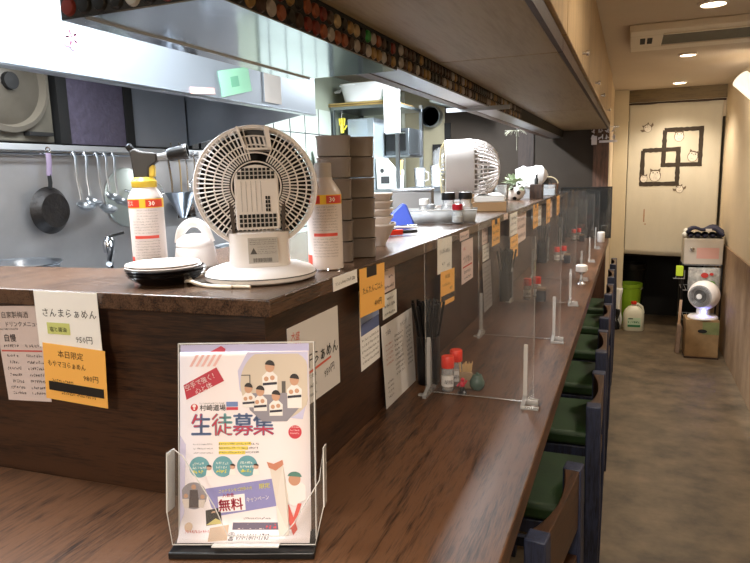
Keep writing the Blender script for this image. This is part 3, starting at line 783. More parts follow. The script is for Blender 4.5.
# white square bowls
b = MB(); b.lathe([(.021, 0), (.023, .005), (.043, .043), (.0465, .046), (.0465, .05), (.043, .05), (.04, .044), (.02, .009), (.001, .008)], seg=48, sq=4.)
bw = b.build('bowl', mat('cream_melamine', 'e2d6cc', .3))
for k in range(5):
    o = bw if k == 0 else bw.copy()
    if k: COL.objects.link(o)
    o.location = (-.603, 1.52, 1.35+k*.019+(0 if k == 0 else .006)); o.scale = (1.12,)*3 if k == 0 else (.98, .98, 1); o.rotation_euler = (0, 0, R(20))
    tag(o, '%s pale bowl of the nested stack behind the smoked containers' % ['bottom', 'second lowest', 'middle', 'second highest', 'top'][k], 'bowl', 'pale bowls stacked on the ledge')

# ------------------------------------------------------------------ tray with bottles
TX, TY = -.655, 2.24
t = thing('plastic_tray', 'long clear plastic tray holding seasoning jars on the ledge', 'tray', (TX, TY, 1.35), R(12))
b = MB()
prof = [(-.145, -.055), (.145, -.055), (.145, .055), (-.145, .055)]
b.box(-.14, .14, -.05, .05, .0005, .003)
for (x0, y0, x1, y1) in ((-.14, -.05, .14, -.05), (.14, -.05, .14, .05), (.14, .05, -.14, .05), (-.14, .05, -.14, -.05)):
    ox, oy = (0, -.01) if y0 == y1 == -.05 else (0, .01) if y0 == y1 else (.01, 0) if x0 > 0 else (-.01, 0)
    b._add([(x0, y0, .001), (x1, y1, .001), (x1*1.07, y1*1.2, .048), (x0*1.07, y0*1.2, .048)], [(0,1,2,3)])
b.build('tray_body', M['tray'], t, solid=.0015, fixn=False)
b = MB(); b.tube([(-.15, -.06, .048), (.15, -.06, .048), (.15, .06, .048), (-.15, .06, .048)], .0025, 6, closed=True); b.build('rim', M['edge'], t)
def jar(x, y, z, r, h, body, capm, label, ch=.02, cat='jar', name='seasoning_jar', fill=None):
    t = thing(name, label, cat, (x, y, z))
    MB().lathe([(r*.92, 0), (r, .003), (r, h*.72), (r*.78, h*.84), (r*.78, h)], seg=28).build('body', body, t)
    if fill: MB().lathe([(r*.9, .003), (r*.9, h*.5)], seg=24).build('contents', fill, t)
    MB().lathe([(r*.92, h), (r*.95, h+.002), (r*.92, h+ch), (r*.85, h+ch+.0015)], seg=28).build('cap', capm, t)
    return t
jar(-.605, 2.235, 1.354, .026, .078, M['cplastic'], M['black'], 'clear jar with a black lid at the left in the tray, nearer the fan', .024, fill=M['white'])
jar(-.548, 2.255, 1.354, .026, .08, M['cplastic'], M['black'], 'clear jar with a black lid at the right end of the tray', .022, fill=mat('brown_spice', '9a7a4a', .8))
jar(-.62, 2.30-.09+.02, 1.354, .0, .0, M['cplastic'], M['red'], '', .02) if False else None
jar(-.562, 2.197, 1.354, .02, .045, M['cplastic'], mat('dark_red_plastic', '9a1420', .35), 'short clear jar with a dark red lid in front of the black-lidded jars', .018, fill=mat('pale_salt', 'ddd8cc', .8))
jar(-.70, 2.25, 1.354, .02, .06, M['cplastic'], M['white'], 'oil bottle with a white lid at the left in the tray', .02, 'bottle', 'oil_bottle', mat('yellow_oil', 'c0a040', .3))
jar(-.665, 2.215, 1.354, .017, .05, M['cplastic'], M['grey'], 'small grey-lidded bottle beside the oil bottle in the tray', .012, 'bottle', 'oil_bottle', mat('pale_salt', 'ddd8cc', .8))
# steel box behind
t = thing('steel_canister', 'square brushed steel canister behind the clear tray', 'canister', (-.83, 2.52, 1.35), R(12))
MB().box(-.08, .08, -.06, .06, 0, .105).build('body', mat('dull_steel', '9b9a9a', .45, .6), t, bevel=.003)
MB().box(-.083, .083, -.063, .063, .105, .116).build('lid', M['steel'], t, bevel=.003)
# orange/black torch lighter and tongs, blue pouch
t = thing('gas_lighter', 'long red lighter with a black tip lying on the ledge beside the bowls', 'lighter', (-.63, 1.765, 1.36), R(40))
MB().prism([(-.075, -.006), (.0, -.008), (.015, -.004), (.015, .004), (0, .008), (-.075, .008)], 0-.008, .008, 'xy').build('grip', M['red'], t, bevel=.002)
MB().box(-.03, -.01, -.007, .007, .008, .011).build('button', M['black'], t)
MB().tube([(.014, 0, 0), (.06, 0, 0)], .006, r2=.0045).build('nozzle', M['black'], t)
t = thing('tongs', 'steel tongs with white grips lying behind the red lighter', 'tongs', (-.70, 1.93, 1.357), R(35))
for s in (-1, 1):
    MB().tube([(-.09, s*.002, 0), (0, s*.010, .004), (.075, s*.004+(.004), .006 if s > 0 else .0)], .004, flatk=.7).build('arm', M['chrome'] if s > 0 else M['white'], t)
MB().sphere((-.09, 0, 0), .006).build('hinge', M['black'], t)
t = MB(); t.prism([(-.07, 0), (.06, 0), (.03, .075), (.015, .08), (-.05, .02)], -.012, .012, 'xz')
o = t.build('pouch', mat('blue_vinyl', '4a62c8', .4), None, (-.735, 2.06, 1.35), R(20), bevel=.006); tag(o, 'blue pouch leaning behind the bowls on the ledge', 'pouch')
# ------------------------------------------------------------------ paper signs on the divider wall
orange = mat('orange_paper', 'f6b85a', .75); pgreen = mat('pale_yellow_paper', 'd8dc98', .75); pink = mat('pinkish_paper', 'dcc6bc', .75); offw = mat('off_white_paper', 'e4e2da', .75)
def on_end(name, label, s, z, w, h, m, tilt=0, o_=.0015): x, y = E_(s, o_); return sheet(name, label, 'sign', (x, y, z), th, w, h, m, tilt)
o = on_end('menu_sheet', 'laminated drinks menu half hidden behind the noodle price sign at the far left', -.49, 1.14, .102, .176, mat('laminated_pink', 'd8c8c4', .35), R(-3))
def f(b):
    letter(b, '自家製梅酒', -.036, .155, .013, off=.0); letter(b, 'ドリンクメニュー', -.03, .139, .0105, off=.0); scribble(b, -.045, .0, .132, .004)
    letter(b, '自慢', -.038, .112, .015, off=.02)
    for k, z in enumerate((.1, .082, .07, .058, .046, .034, .022, .012)): scribble(b, -.04+(k % 3)*.004, -.005, z, .006); scribble(b, .01, .048, z, .006)
ink(o, 'handwriting', '2c2624', f)
ink(o, 'red_line', 'c86058', lambda b: rect(b, -.048, .048, .092, .095))
o = on_end('menu_sign', 'white handwritten noodle price sign taped under the ledge lip above an orange one', -.3605, 1.252, .134, .098, M['paper'], 0, .0235)
def f(b): letter(b, 'さんまらぁめん', -.054, .055, .0168, off=.0); letter(b, '950円', .014, .012, .0145, off=.0)
ink(o, 'handwriting', '2e2a28', f)
n = ink(o, 'green_note', 'c9cf7c', lambda b: rect(b, -.045, .004, .024, .044, -.0012))
ink(n, 'note_writing', '2a2a20', lambda b: letter(b, '塩と醤油', -.039, .0295, .0092, off=.01, y=-.0022), y=0)
o = on_end('menu_sign', 'orange handwritten daily special sign with a blacked-out line, below the white one', -.357, 1.157, .132, .1, orange, R(3), .026)
def f(b): letter(b, '本日限定', -.034, .079, .0138, off=.0); letter(b, 'もやマヨらぁめん', -.057, .061, .0125, off=.0, sx=.82); letter(b, '980円', .018, .043, .013, off=.0); scribble(b, -.05, .0, .033, .005); scribble(b, -.03, .045, .012, .005)
ink(o, 'handwriting', '3a2414', f)
ink(o, 'black_tape', '17120e', lambda b: rect(b, -.057, .060, .017, .033, -.0018))
def on_side(name, label, y, z, w, h, m, tilt=0, x=-.5129, skew=0): return sheet(name, label, 'sign', (x, y, z), R(90), w, h, m, tilt, skew=skew)
lamx = mat('laminated_white', 'dedad6', .3)
o = on_side('menu_sign', 'large laminated noodle sign with red brush writing, just behind the flyer stand', .985, 1.133, .195, .152, lamx)
ink(o, 'red_writing', 'd0604c', lambda b: (letter(b, '大盛', -.088, .13, .016, off=.0, rot=R(-8)), letter(b, '無料', -.084, .112, .016, off=.0, rot=R(-8))))
def f(b): letter(b, '煮干らぁめん', -.066, .068, .027, off=.02, sx=.98); letter(b, '950円', .03, .030, .018, off=.0, rot=R(8)); scribble(b, -.06, .0, .045, .009); scribble(b, -.06, .005, .028, .007); scribble(b, -.05, .0, .012, .006)
ink(o, 'brush_writing', '1e1a1a', f)
ink(o, 'red_underline', 'd0604c', lambda b: b.prism([(-.07, .052), (.06, .060), (.06, .064), (-.07, .057)], -.0014, -.0011, 'xz'))
o = on_side('notice_sheet', 'white notice with a blue sea photograph hanging partly under the orange rice sign', 1.243, 1.122, .108, .172, M['paper'], R(-1))
ink(o, 'blue_photo', '8a9cc4', lambda b: rect(b, -.05, .052, .075, .165)); 
def f(b):
    for k in range(5): scribble(b, -.048, .048, .06-k*.012, .006)
ink(o, 'small_print', '4a4440', f)
ink(o, 'photo_band', '5a6894', lambda b: rect(b, -.05, .052, .075, .1, -.0016))
lip = -.4909
def on_lip(name, label, y, z, w, h, m, tilt=0, x=lip, skew=0): return sheet(name, label, 'sign', (x, y, z), R(90), w, h, m, tilt, skew=skew)
o = on_lip('label_strip', 'small white label stuck on the ledge edge left of the orange rice sign', 1.076, 1.323, .108, .0255, M['paper'])
ink(o, 'lettering', '4a4038', lambda b: (scribble(b, -.045, .02, .009, .006), scribble(b, .02, .045, .008, .008)))
o = on_lip('menu_sign', 'orange rice bowl sign taped to the ledge edge, nearest orange sign on the long side', 1.206, 1.247, .137, .097, orange, R(2), lip+.001)
ink(o, 'handwriting', '3a2a18', lambda b: (letter(b, 'たんたんごはん', -.056, .045, .0165, off=.0, sx=.97), letter(b, '400円', .008, .012, .0165, off=.0)))
ink(o, 'dark_tape', '2a201a', lambda b: rect(b, -.032, .022, .076, .0975))
o = on_side('menu_note', 'small pinkish printed note, upper of two right of the orange rice sign', 1.362, 1.262, .085, .066, pink)
ink(o, 'lettering', '2e2830', lambda b: (scribble(b, -.036, .0, .048, .006), scribble(b, .0, .036, .03, .007), scribble(b, -.036, .036, .008, .008)))
o = on_side('menu_note', 'small pale green note below the pinkish one above the big menu sheet', 1.368, 1.202, .093, .056, offw)
ink(o, 'lettering', '2a3230', lambda b: (scribble(b, -.02, .03, .04, .007), scribble(b, -.036, .036, .024, .009), scribble(b, -.036, .036, .006, .007)))
o = sheet('menu_sheet', 'big white printed menu leaning on the wall beside the nearest black chopstick holder', 'menu', (-.5005, 1.405, 1.0005), R(90), .215, .192, lamx, 0, rx=R(-2.5))
def f(b):
    letter(b, 'つまみ', -.085, .165, .014, off=.0, sx=.8); letter(b, 'トッピング', .012, .165, .013, off=.0, sx=.8)
    for k in range(9):
        scribble(b, -.03, .03, .148-k*.0115, .007); scribble(b, .055, .095, .148-k*.0115, .007)
        if k > 4: scribble(b, -.09, -.05, .1-k*.0115+.01, .006)
ink(o, 'lettering', '3c3234', f)
ink(o, 'red_lettering', 'b86c60', lambda b: [scribble(b, -.09, -.04, .14-k*.011, .006) for k in range(5)] and b)
o = on_lip('menu_sign', 'pale noodle price sign on the ledge side, left of the pink sign with bold letters', 1.765, 1.247, .152, .098, offw, R(2), lip+.0006)
ink(o, 'handwriting', '3c3a34', lambda b: (letter(b, 'さんまらぁめん', -.06, .055, .016, off=.0), letter(b, '950円', .02, .012, .013, off=.0), scribble(b, -.03, .0, .02, .01)))
o = on_lip('menu_sign', 'orange daily special sign with a dark band, under the pale noodle sign', 1.79, 1.148, .152, .1, orange, R(3), lip+.0014)
ink(o, 'handwriting', '4a3018', lambda b: (letter(b, '本日限定', -.03, .078, .013, off=.0), letter(b, 'もやマヨらぁめん', -.06, .056, .011, off=.0), letter(b, '980円', .02, .04, .012, off=.0)))
ink(o, 'dark_band', '2c2218', lambda b: rect(b, -.072, .072, .014, .03, -.0016))
o = on_lip('label_strip', 'small cream label on the ledge edge right of the pale noodle sign', 2.005, 1.315, .12, .026, pink)
ink(o, 'lettering', '5a4038', lambda b: scribble(b, -.05, .05, .008, .009))
o = on_side('menu_sign', 'pink and white sign with bold black lettering and red underline on the side wall', 2.135, 1.158, .165, .143, mat('pale_pink_sign', 'e6cec6', .7))
ink(o, 'brush_writing', '2a1e1c', lambda b: (letter(b, 'つけめん', -.06, .066, .034, off=.01, sx=.92), scribble(b, -.05, .05, .03, .012), scribble(b, -.05, .05, .01, .01)))
ink(o, 'red_underline', 'c84838', lambda b: (rect(b, -.065, .065, .052, .057), scribble(b, -.06, -.03, .11, .012)))
for (y, z, w, h, m, lb, nm, x) in (
    (2.52, 1.242, .155, .1, orange, 'orange sign with dark tape above the second chopstick holder', 'menu_sign', lip+.001),
    (2.42, 1.255, .1, .065, pink, 'small pinkish note left of the second taped orange sign', 'menu_note', -.5129),
    (2.435, 1.19, .12, .062, offw, 'small pale note below the pinkish one near the far chopstick holder', 'menu_note', -.5122),
    (2.74, 1.325, .09, .024, pink, 'tiny cream label on the ledge edge below the napkin pack', 'label_strip', lip),
    (2.93, 1.24, .2, .1, offw, 'pale price sign behind the clear screens, above an orange one near the napkins', 'menu_sign', lip+.0006),
    (2.95, 1.13, .2, .105, orange, 'orange price sign below the pale one near the napkins', 'menu_sign', lip+.0014),
    (3.30, 1.17, .3, .15, pink, 'wide pinkish sign on the side wall beyond the second pale price sign', 'menu_sign', -.5129),
    (3.66, 1.21, .2, .13, orange, 'narrow looking orange sign under the ledge beside the football planter', 'menu_sign', lip+.001),
    (4.0, 1.19, .16, .14, offw, 'pale sign between the third and fourth orange signs far down the ledge', 'menu_sign', -.5129),
    (4.25, 1.19, .2, .15, orange, 'fourth orange sign far down the ledge side', 'menu_sign', lip+.001),
    (4.58, 1.2, .16, .14, pink, 'pinkish sign far down between the last two orange signs', 'menu_sign', -.5129),
    (4.85, 1.2, .2, .14, orange, 'last orange sign at the far end of the ledge side', 'menu_sign', lip+.001)):
    o = sheet(nm, lb, 'sign', (x, y, z), R(90), w, h, m)
    ink(o, 'handwriting', '4a3626', lambda b: [scribble(b, -w*.4, w*.4, h*q, h*.14) for q in ((.7, .45, .15) if h > .05 else (.3,))] and b)
    if y in (2.52, 3.66): ink(o, 'dark_tape', '2a201a', lambda b: rect(b, -.03, .02, h-.02, h+.001, -.0016))
o = sheet('menu_sheet', 'grey looking menu sheet leaning on the wall beside the second chopstick holder', 'menu', (-.5005, 2.43, 1.0005), R(90), .15, .185, mat('greyish_menu', 'a39c98', .6), 0, rx=R(-2.5))
ink(o, 'lettering', '4a4442', lambda b: [scribble(b, -.065, .065, .16-k*.016, .008) for k in range(10)] and b)

# ------------------------------------------------------------------ flyers in an acrylic stand
FR = R(19.2); FL = (-.503, .722, 1.0)
hs = thing('flyer_stand', 'clear acrylic flyer stand with a black foot at the near corner of the counter', 'stand', FL, FR)
LEAN = R(-12)
MB().box(-.103, .105, -.034, .03, 0, .010).build('foot', M['black'], hs, bevel=.002)
rl_ = (LEAN, 0, 0)
b = MB(); b.box(-.1, .104, .006, .009, .0, .285); b.build('back_panel', M['glass'], hs, loc=(0, .0, .011), rot=rl_)
b = MB(); b.box(-.1, -.0985, .003, .0115, 0, .285); b.box(.1025, .104, .0, .0115, 0, .285); b.box(-.1, .104, .005, .0115, .2835, .2855)
b.build('edge', M['edge'], hs, loc=(0, 0, .011), rot=rl_)
b = MB(); b.prism([(-.108, .125), (-.098, .135), (-.085, .125), (-.04, .055), (-.02, .012), (.06, .012), (.075, .03), (.112, .09), (.118, .135), (.118, .055), (.105, .0), (-.1, .0), (-.108, .045)], -.022, -.0205, 'xz')
b.build('front_pocket', M['glass'], hs, loc=(0, 0, .011), rot=rl_)
MB().box(-.109, -.107, -.022, .008, .045, .13).build('pocket_side', M['edge'], hs, loc=(0, 0, .011), rot=rl_)
MB().box(.117, .119, -.022, .008, .052, .135).build('pocket_side', M['edge'], hs, loc=(0, 0, .011), rot=rl_)
MB().box(-.04, .055, -.034, -.0215, .0, .002).build('pocket_foot', M['edge'], hs, loc=(0, 0, .011), rot=rl_)
b = MB(); b.tube([(-.108, -.0213, .045), (-.108, -.0213, .125), (-.098, -.0213, .135), (-.085, -.0213, .125), (-.04, -.0213, .055), (-.02, -.0213, .012), (.06, -.0213, .012), (.075, -.0213, .03), (.112, -.0213, .09), (.118, -.0213, .135), (.118, -.0213, .055), (.105, -.0213, .0), (-.1, -.0213, .0)], .0009, 5, closed=True)
b.build('pocket_rim', M['edge'], hs, loc=(0, 0, .011), rot=rl_)
def flyer(label, dy, dz, full):
    o = thing('flyer', label, 'flyer', (FL[0], FL[1], FL[2]+.0112), FR, 'karate class flyers in the acrylic stand')
    W = .096; Hh = .272
    L2 = LEAN
    def bend(z): return dy - (.016*max(0, 1-z/.03)**2 if full else 0)
    mb = MB(); mb.grid(lambda u, v: (-W+2*W*u, bend(v*Hh), dz+v*Hh), 4, 40)
    pw = mb.build('paper', mat('flyer_paper', 'f2e8ea', .45), o, rot=(L2, 0, 0), solid=.0003)
    return o, bend
fo, bd = flyer('karate class flyer behind the front one, its top strip showing in the acrylic stand', .0035, .0105, False)
def fink(o, name, col, fn, bend, layer=0, dz=0, parent=None):
    b = MB(); fn(b)
    # lay the print on the (slightly curled) paper
    for v in b.bm.verts: v.co.y = bend(v.co.z-dz) - .0005 - .00022*layer + (0)
    r = b.build(name, flat(col, .5), o if parent is None else parent, fixn=False, smooth=False, rot=(LEAN, 0, 0)); return r
def q4(b, pts): b._add([(p[0], 0, p[1]) for p in pts], [tuple(range(len(pts)))]); return b
def X(px): return (px-246.5)*.001445
def Z(py): return (546-py)*.001425
def P_(*pts): return [(X(a), Z(c)) for a, c in pts]
def dsk(b, px, py, r, n=22, rz=None, a0=0, a1=2*PI):
    q4(b, [(X(px)+r*math.cos(a0+(a1-a0)*k/n), Z(py)+(rz or r)*math.sin(a0+(a1-a0)*k/n)) for k in range(n)]); return b
fink(fo, 'lilac_stripe', 'b9b4d6', lambda b: q4(b, [(-.096, .268), (.096, .268), (.096, .2825), (-.096, .2825)]), bd)
fink(fo, 'red_ribbon', 'b8304a', lambda b: q4(b, [(-.055, .27), (-.035, .2805), (-.028, .276), (-.03, .27), (-.052, .27)]), bd, 1)
fo, bd = flyer('front karate class flyer with a group photo and large kanji in the acrylic stand', 0, 0, True)
fk = lambda n, c, fn, l=0: fink(fo, n, c, fn, bd, l)
fk('lilac_corner', 'c9c4e0', lambda b: (q4(b, P_((250, 356), (312, 356), (312, 400), (306, 425), (262, 420), (242, 395), (240, 375)))))
fk('lilac_edge', 'c9c4e0', lambda b: q4(b, P_((180, 440), (186, 450), (184, 520), (180, 530))))
fk('pink_stripe', 'e8b8b4', lambda b: [q4(b, P_((190+i*6, 370), (193+i*6, 370), (200+i*6, 358), (197+i*6, 358))) for i in range(5)] and b, 0)
fk('red_ribbon', 'b8283e', lambda b: q4(b, P_((184, 389), (218, 371), (226, 385), (187, 404))), 1)
fk('ribbon_writing', 'fff0f0', lambda b: (letter(b, '空手で強く！', X(186.5), Z(395), .0098, rot=R(24), off=.02, sx=.9), letter(b, '心と体', X(197), Z(398.5), .0092, rot=R(24), off=.02)), 2)
cpx, cpy = 280, 388
pic = [(X(cpx)+.054*math.cos(a), Z(cpy)+.054*math.sin(a)) for a in [2*PI*k/40 for k in range(40)]]
pic = [(min(p[0], X(311.5)), min(p[1], Z(358))) for p in pic]
fk('group_photo', 'cfc0ae', lambda b: q4(b, pic), 1)
fk('photo_floor', '8f8a94', lambda b: q4(b, P_((249, 398), (305, 398), (304, 412), (290, 427), (265, 427), (252, 415))), 2)
fk('photo_frame_mirror', '5b5550', lambda b: (q4(b, P_((243.5, 379), (253, 379), (253, 380), (243.5, 380))), q4(b, P_((252, 379), (253, 379), (253, 396), (252, 396))), q4(b, P_((285, 386), (289, 386), (289, 398), (285, 398)))), 2)
people = [(273, 371, 5.2, 1.25), (298, 385, 5, 1.3), (251, 393, 4.4, 1), (263, 396, 4.6, 1), (279, 401, 4.6, 1)]
def bodies(b):
    for (x, y, r, s) in people:
        q4(b, P_((x-r*.6, y+r), (x+r*.6, y+r), (x+r*1.5, y+r*1.9), (x+r*1.45, y+r*4.4*s), (x-r*1.45, y+r*4.4*s), (x-r*1.5, y+r*1.9)))
def heads(b):
    for (x, y, r, s) in people: dsk(b, x, y, r*.00135, 16, r*.0016); dsk(b, x-r*.7, y+r*2.4, r*.0007, 8); dsk(b, x+r*.5, y+r*2.2, r*.0007, 8)
def hairs(b):
    for (x, y, r, s) in people: dsk(b, x, y-r*.15, r*.00142, 12, r*.00165, 0, PI)
fk('white_uniforms', 'ece6e2', bodies, 3); fk('faces', 'c99a7c', heads, 4); fk('hair', '2a2220', hairs, 5)
fk('belts', '2a2a3a', lambda b: [q4(b, P_((x-r*1.4, y+r*3.2), (x+r*1.4, y+r*3), (x+r*1.4, y+r*3.5), (x-r*1.4, y+r*3.7))) for (x, y, r, s) in people] and b, 4)
fk('round_logo', 'c8303c', lambda b: dsk(b, 195, 412, .0054), 1)
fk('logo_mark', 'f4e8e8', lambda b: (dsk(b, 195, 410.5, .0026, 10), dsk(b, 195, 413.5, .0014, 8)), 2)
fk('dojo_name', '2a2626', lambda b: (letter(b, '村崎道場', X(200.5), Z(415), .0098, off=.02), scribble(b, X(200), X(226), Z(408.5), .002)), 1)
fk('blue_tag', '6f86b8', lambda b: q4(b, P_((228, 406.5), (240, 406.5), (240, 411.5), (228, 411.5))), 1)
fk('red_tag', 'c84050', lambda b: q4(b, P_((228, 412), (240, 412), (240, 415), (228, 415))), 1)
for s, x, c in (('生', 191, '7184ac'), ('徒', 212.5, '7db0b4'), ('募', 234, '7184ac'), ('集', 255, '6f82aa')):
    fk('large_kanji', c, lambda b: letter(b, s, X(x), Z(439), .0345, off=.05, sx=.92), 1)
    cut = []
    def part(b):
        vs, fs = glyphs(s, .028)
        for fc in fs:
            cx_ = sum(vs[i][0] for i in fc)/len(fc); cy_ = sum(vs[i][1] for i in fc)/len(fc)
            if (cx_ < .5 and s in '生徒' and cy_ > .2) or (s in '募集' and cy_ < .32) or (s == '徒' and cy_ < .3):
                b._add([(X(x)+vs[i][0]*.0345*.92, 0, Z(439)+vs[i][1]*.0345) for i in fc], [tuple(range(len(fc)))])
        return b
    fk('red_stroke', 'bd3a50', part, 2)
fk('red_badge', 'c83a48', lambda b: dsk(b, 298, 438, .0098), 1)
fk('badge_print', 'f8e0e0', lambda b: [scribble(b, X(293), X(303), Z(437+3.2*i), .0028) for i in range(-1, 2)] and b, 2)
fk('yellow_highlight', 'f2dc5a', lambda b: [q4(b, P_((220, y), (253-3*i, y), (253-3*i, y+3.6), (220, y+3.6))) for i, y in enumerate((447.5, 452, 456.5))] and b, 1)
fk('fine_print', '5a5660', lambda b: [(scribble(b, X(220), X(262), Z(450.5+4.4*i), .0034), scribble(b, X(194), X(214), Z(450.5+4.4*i), .0022)) for i in range(3)] and b, 2)
fk('teal_circle', '6aa2ac', lambda b: [dsk(b, x, y, .0152) for x, y in ((200, 473), (224, 472.5), (249, 472))] and b, 1)
fk('circle_print', 'f4f4ea', lambda b: [(scribble(b, X(x-7), X(x+7), Z(y-2), .004), scribble(b, X(x-7), X(x+7), Z(y+2), .004)) for x, y in ((200, 473), (224, 472.5), (249, 472))] and b, 2)
fk('circle_print_yellow', 'f0e040', lambda b: [scribble(b, X(x-7), X(x+6), Z(y+6.5), .005, t=.0009) for x, y in ((200, 473), (224, 472.5), (249, 472))] and b, 2)
fk('small_figure_body', 'f2eeea', lambda b: [q4(b, P_((x-2.5, y), (x+2.5, y), (x+3.5, y+6), (x-3.5, y+6))) for x, y in ((210, 476), (234, 475), (258, 475))] and b, 3)
fk('small_figure_head', 'caa08a', lambda b: [dsk(b, x, y-2.5, .0038) for x, y in ((210, 476), (234, 475), (258, 475))] and b, 4)
fk('small_figure_hair', '3a2e2c', lambda b: [dsk(b, x, y-3, .004, 10, .0036, 0, PI) for x, y in ((210, 476), (234, 475), (258, 475))] and b, 5)
fk('purple_band', '8f8cc0', lambda b: q4(b, P_((206, 495), (281, 484), (282, 512), (222, 522), (212, 514))), 1)
fk('band_writing', 'f4ec60', lambda b: (letter(b, 'このチラシをご持参の方', X(219.5), Z(499.3), .0052, rot=R(6.5), off=.02, sx=.88), letter(b, '限定', X(261), Z(495), .0082, rot=R(6.5), off=.04)), 2)
fk('red_offer', 'b02840', lambda b: (letter(b, '無料', X(219.5), Z(517), .0185, rot=R(5), off=.05), letter(b, '入会金', X(223.5), Z(503.6), .0058, rot=R(5), off=.04)), 3)
fk('offer_outline', 'f6eef0', lambda b: (q4(b, P_((218.5, 503), (246, 500), (247, 516.5), (219.5, 519.5))), letter(b, 'キャンペーン', X(248), Z(508.5), .0078, rot=R(7), off=.04, sx=.72)), 2)
fk('round_photo', '8e8890', lambda b: dsk(b, 194, 502, .0195, 28), 1)
fk('photo_people', '4a3e40', lambda b: (q4(b, P_((190, 496), (198, 496), (200, 514), (189, 514))), ), 2)
fk('photo_children', 'd8ccc4', lambda b: (q4(b, P_((182, 505), (189, 505), (189, 514), (184, 514))), q4(b, P_((199, 506), (206, 506), (204, 514), (199, 514)))), 3)
fk('photo_faces', 'c09478', lambda b: (dsk(b, 194, 493, .0036), dsk(b, 186, 502, .0032), dsk(b, 203, 503, .0032)), 3)
fk('square_photo', '2e2826', lambda b: q4(b, P_((206, 517), (221, 514), (223, 530), (207, 532))), 1)
fk('square_photo_person', 'd2c47a', lambda b: q4(b, P_((207, 531.5), (211, 524), (219, 523), (223, 530))), 2)
fk('square_photo_face', 'c09a80', lambda b: dsk(b, 214.5, 520.5, .0042), 2)
fk('brown_mark', 'c8ac94', lambda b: (dsk(b, 189, 533, .006), q4(b, P_((211, 534), (230, 531), (230, 544), (211, 545)))), 1)
fk('red_footer', 'c04a48', lambda b: scribble(b, X(186), X(212), Z(538.5), .0042), 2)
fk('dark_bar', '5c5064', lambda b: q4(b, P_((234, 529), (283, 529), (283, 535.5), (234, 535.5))), 1)
fk('bar_writing', 'f4dcdc', lambda b: scribble(b, X(235), X(268), Z(534.6), .0062, t=.0013), 2)
fk('bar_red', 'c83a48', lambda b: scribble(b, X(268), X(281), Z(534.6), .0062, t=.0014), 3)
fk('phone_number', '3a3238', lambda b: (letter(b, '☎ 090-1801-1763', X(230), Z(543.5), .0098, off=.02, sx=.8, shear=.2), scribble(b, X(245), X(272), Z(526), .003)), 1)
fk('kicking_leg', 'ddd2c8', lambda b: q4(b, P_((272, 474), (285, 468), (290, 500), (292, 540), (282, 541), (278, 510))), 2)
fk('kicking_foot', 'c8846a', lambda b: q4(b, P_((269, 468), (276, 470), (285, 466), (286, 471), (278, 477), (271, 474))), 3)
fk('kicker_uniform', 'eae4e2', lambda b: q4(b, P_((287, 490), (300, 486), (308, 492), (308, 506), (296, 513), (287, 508))), 3)
fk('kicker_face', 'c89478', lambda b: dsk(b, 297, 486, .0088), 4)
fk('kicker_hair', '5a8478', lambda b: dsk(b, 297, 483.5, .0105, 14, .008, 0, PI), 5)
fk('red_piping', 'd05a50', lambda b: (q4(b, P_((286, 512), (291, 511), (300, 535), (296, 540))), q4(b, P_((300, 510), (304, 510), (296, 535), (292, 535)))), 4)
# ------------------------------------------------------------------ clear partitions on the counter
def partition():
    t = thing('acrylic_partition', 'x', 'partition', (0, 0, 1.0))
    b = MB(); b.box(-.125, .13, -.0015, .0015, .004, .385); b.build('panel', M['glass'], t, smooth=False)
    b = MB(); b.box(-.1262, -.125, -.0016, .0016, .004, .385); b.box(.13, .1312, -.0016, .0016, .004, .385); b.box(-.125, .13, -.0016, .0016, .0028, .004); b.build('cut_edge', M['line'], t, smooth=False)
    for s, x in ((-1, -.117), (1, .113)):
        b = MB(); b.prism([(-.045, 0), (.04, 0), (.04, .008), (.008, .02), (.004, .125), (-.002, .14), (-.006, .12), (-.008, .02), (-.045, .008)], x-.0045, x+.0045, 'yz')
        b.box(x-.003, x+.035, -.045, -.03, 0, .004) if s > 0 else b.box(x-.02, x+.003, -.03, -.02, 0, .004)
        if s > 0: b.box(x, x+.03, -.012, .0, .0, .012)
        b.build('foot', M['foot'], t, smooth=False)
    return t
names = ['nearest', 'second', 'third', 'fourth', 'fifth', 'sixth']
p0_ = partition()
for k, y in enumerate((1.435, 2.02, 2.6, 3.2, 3.85, 4.5)):
    t = p0_ if k == 0 else copy_tree(p0_)
    t.location = (-.322, y, 1.0)
    tag(t, '%s clear acrylic screen standing across the counter' % names[k], 'partition', 'clear screens along the counter')
t = thing('smoked_partition', 'tall smoked glass screen with a dark frame closing the far end of the counter', 'partition', (-.36, 5.18, 1.0))
MB().box(-.145, .225, -.002, .002, .0, .385).build('panel', clear('smoked_glass', tint='8a8c8c', haze=.12, gloss=.3, hazecol='6a6c6a'), t)
b = MB(); b.box(-.29, .23, -.004, .004, .383, .39); b.box(.223, .23, -.004, .004, 0, .385); b.build('frame', M['black'], t)

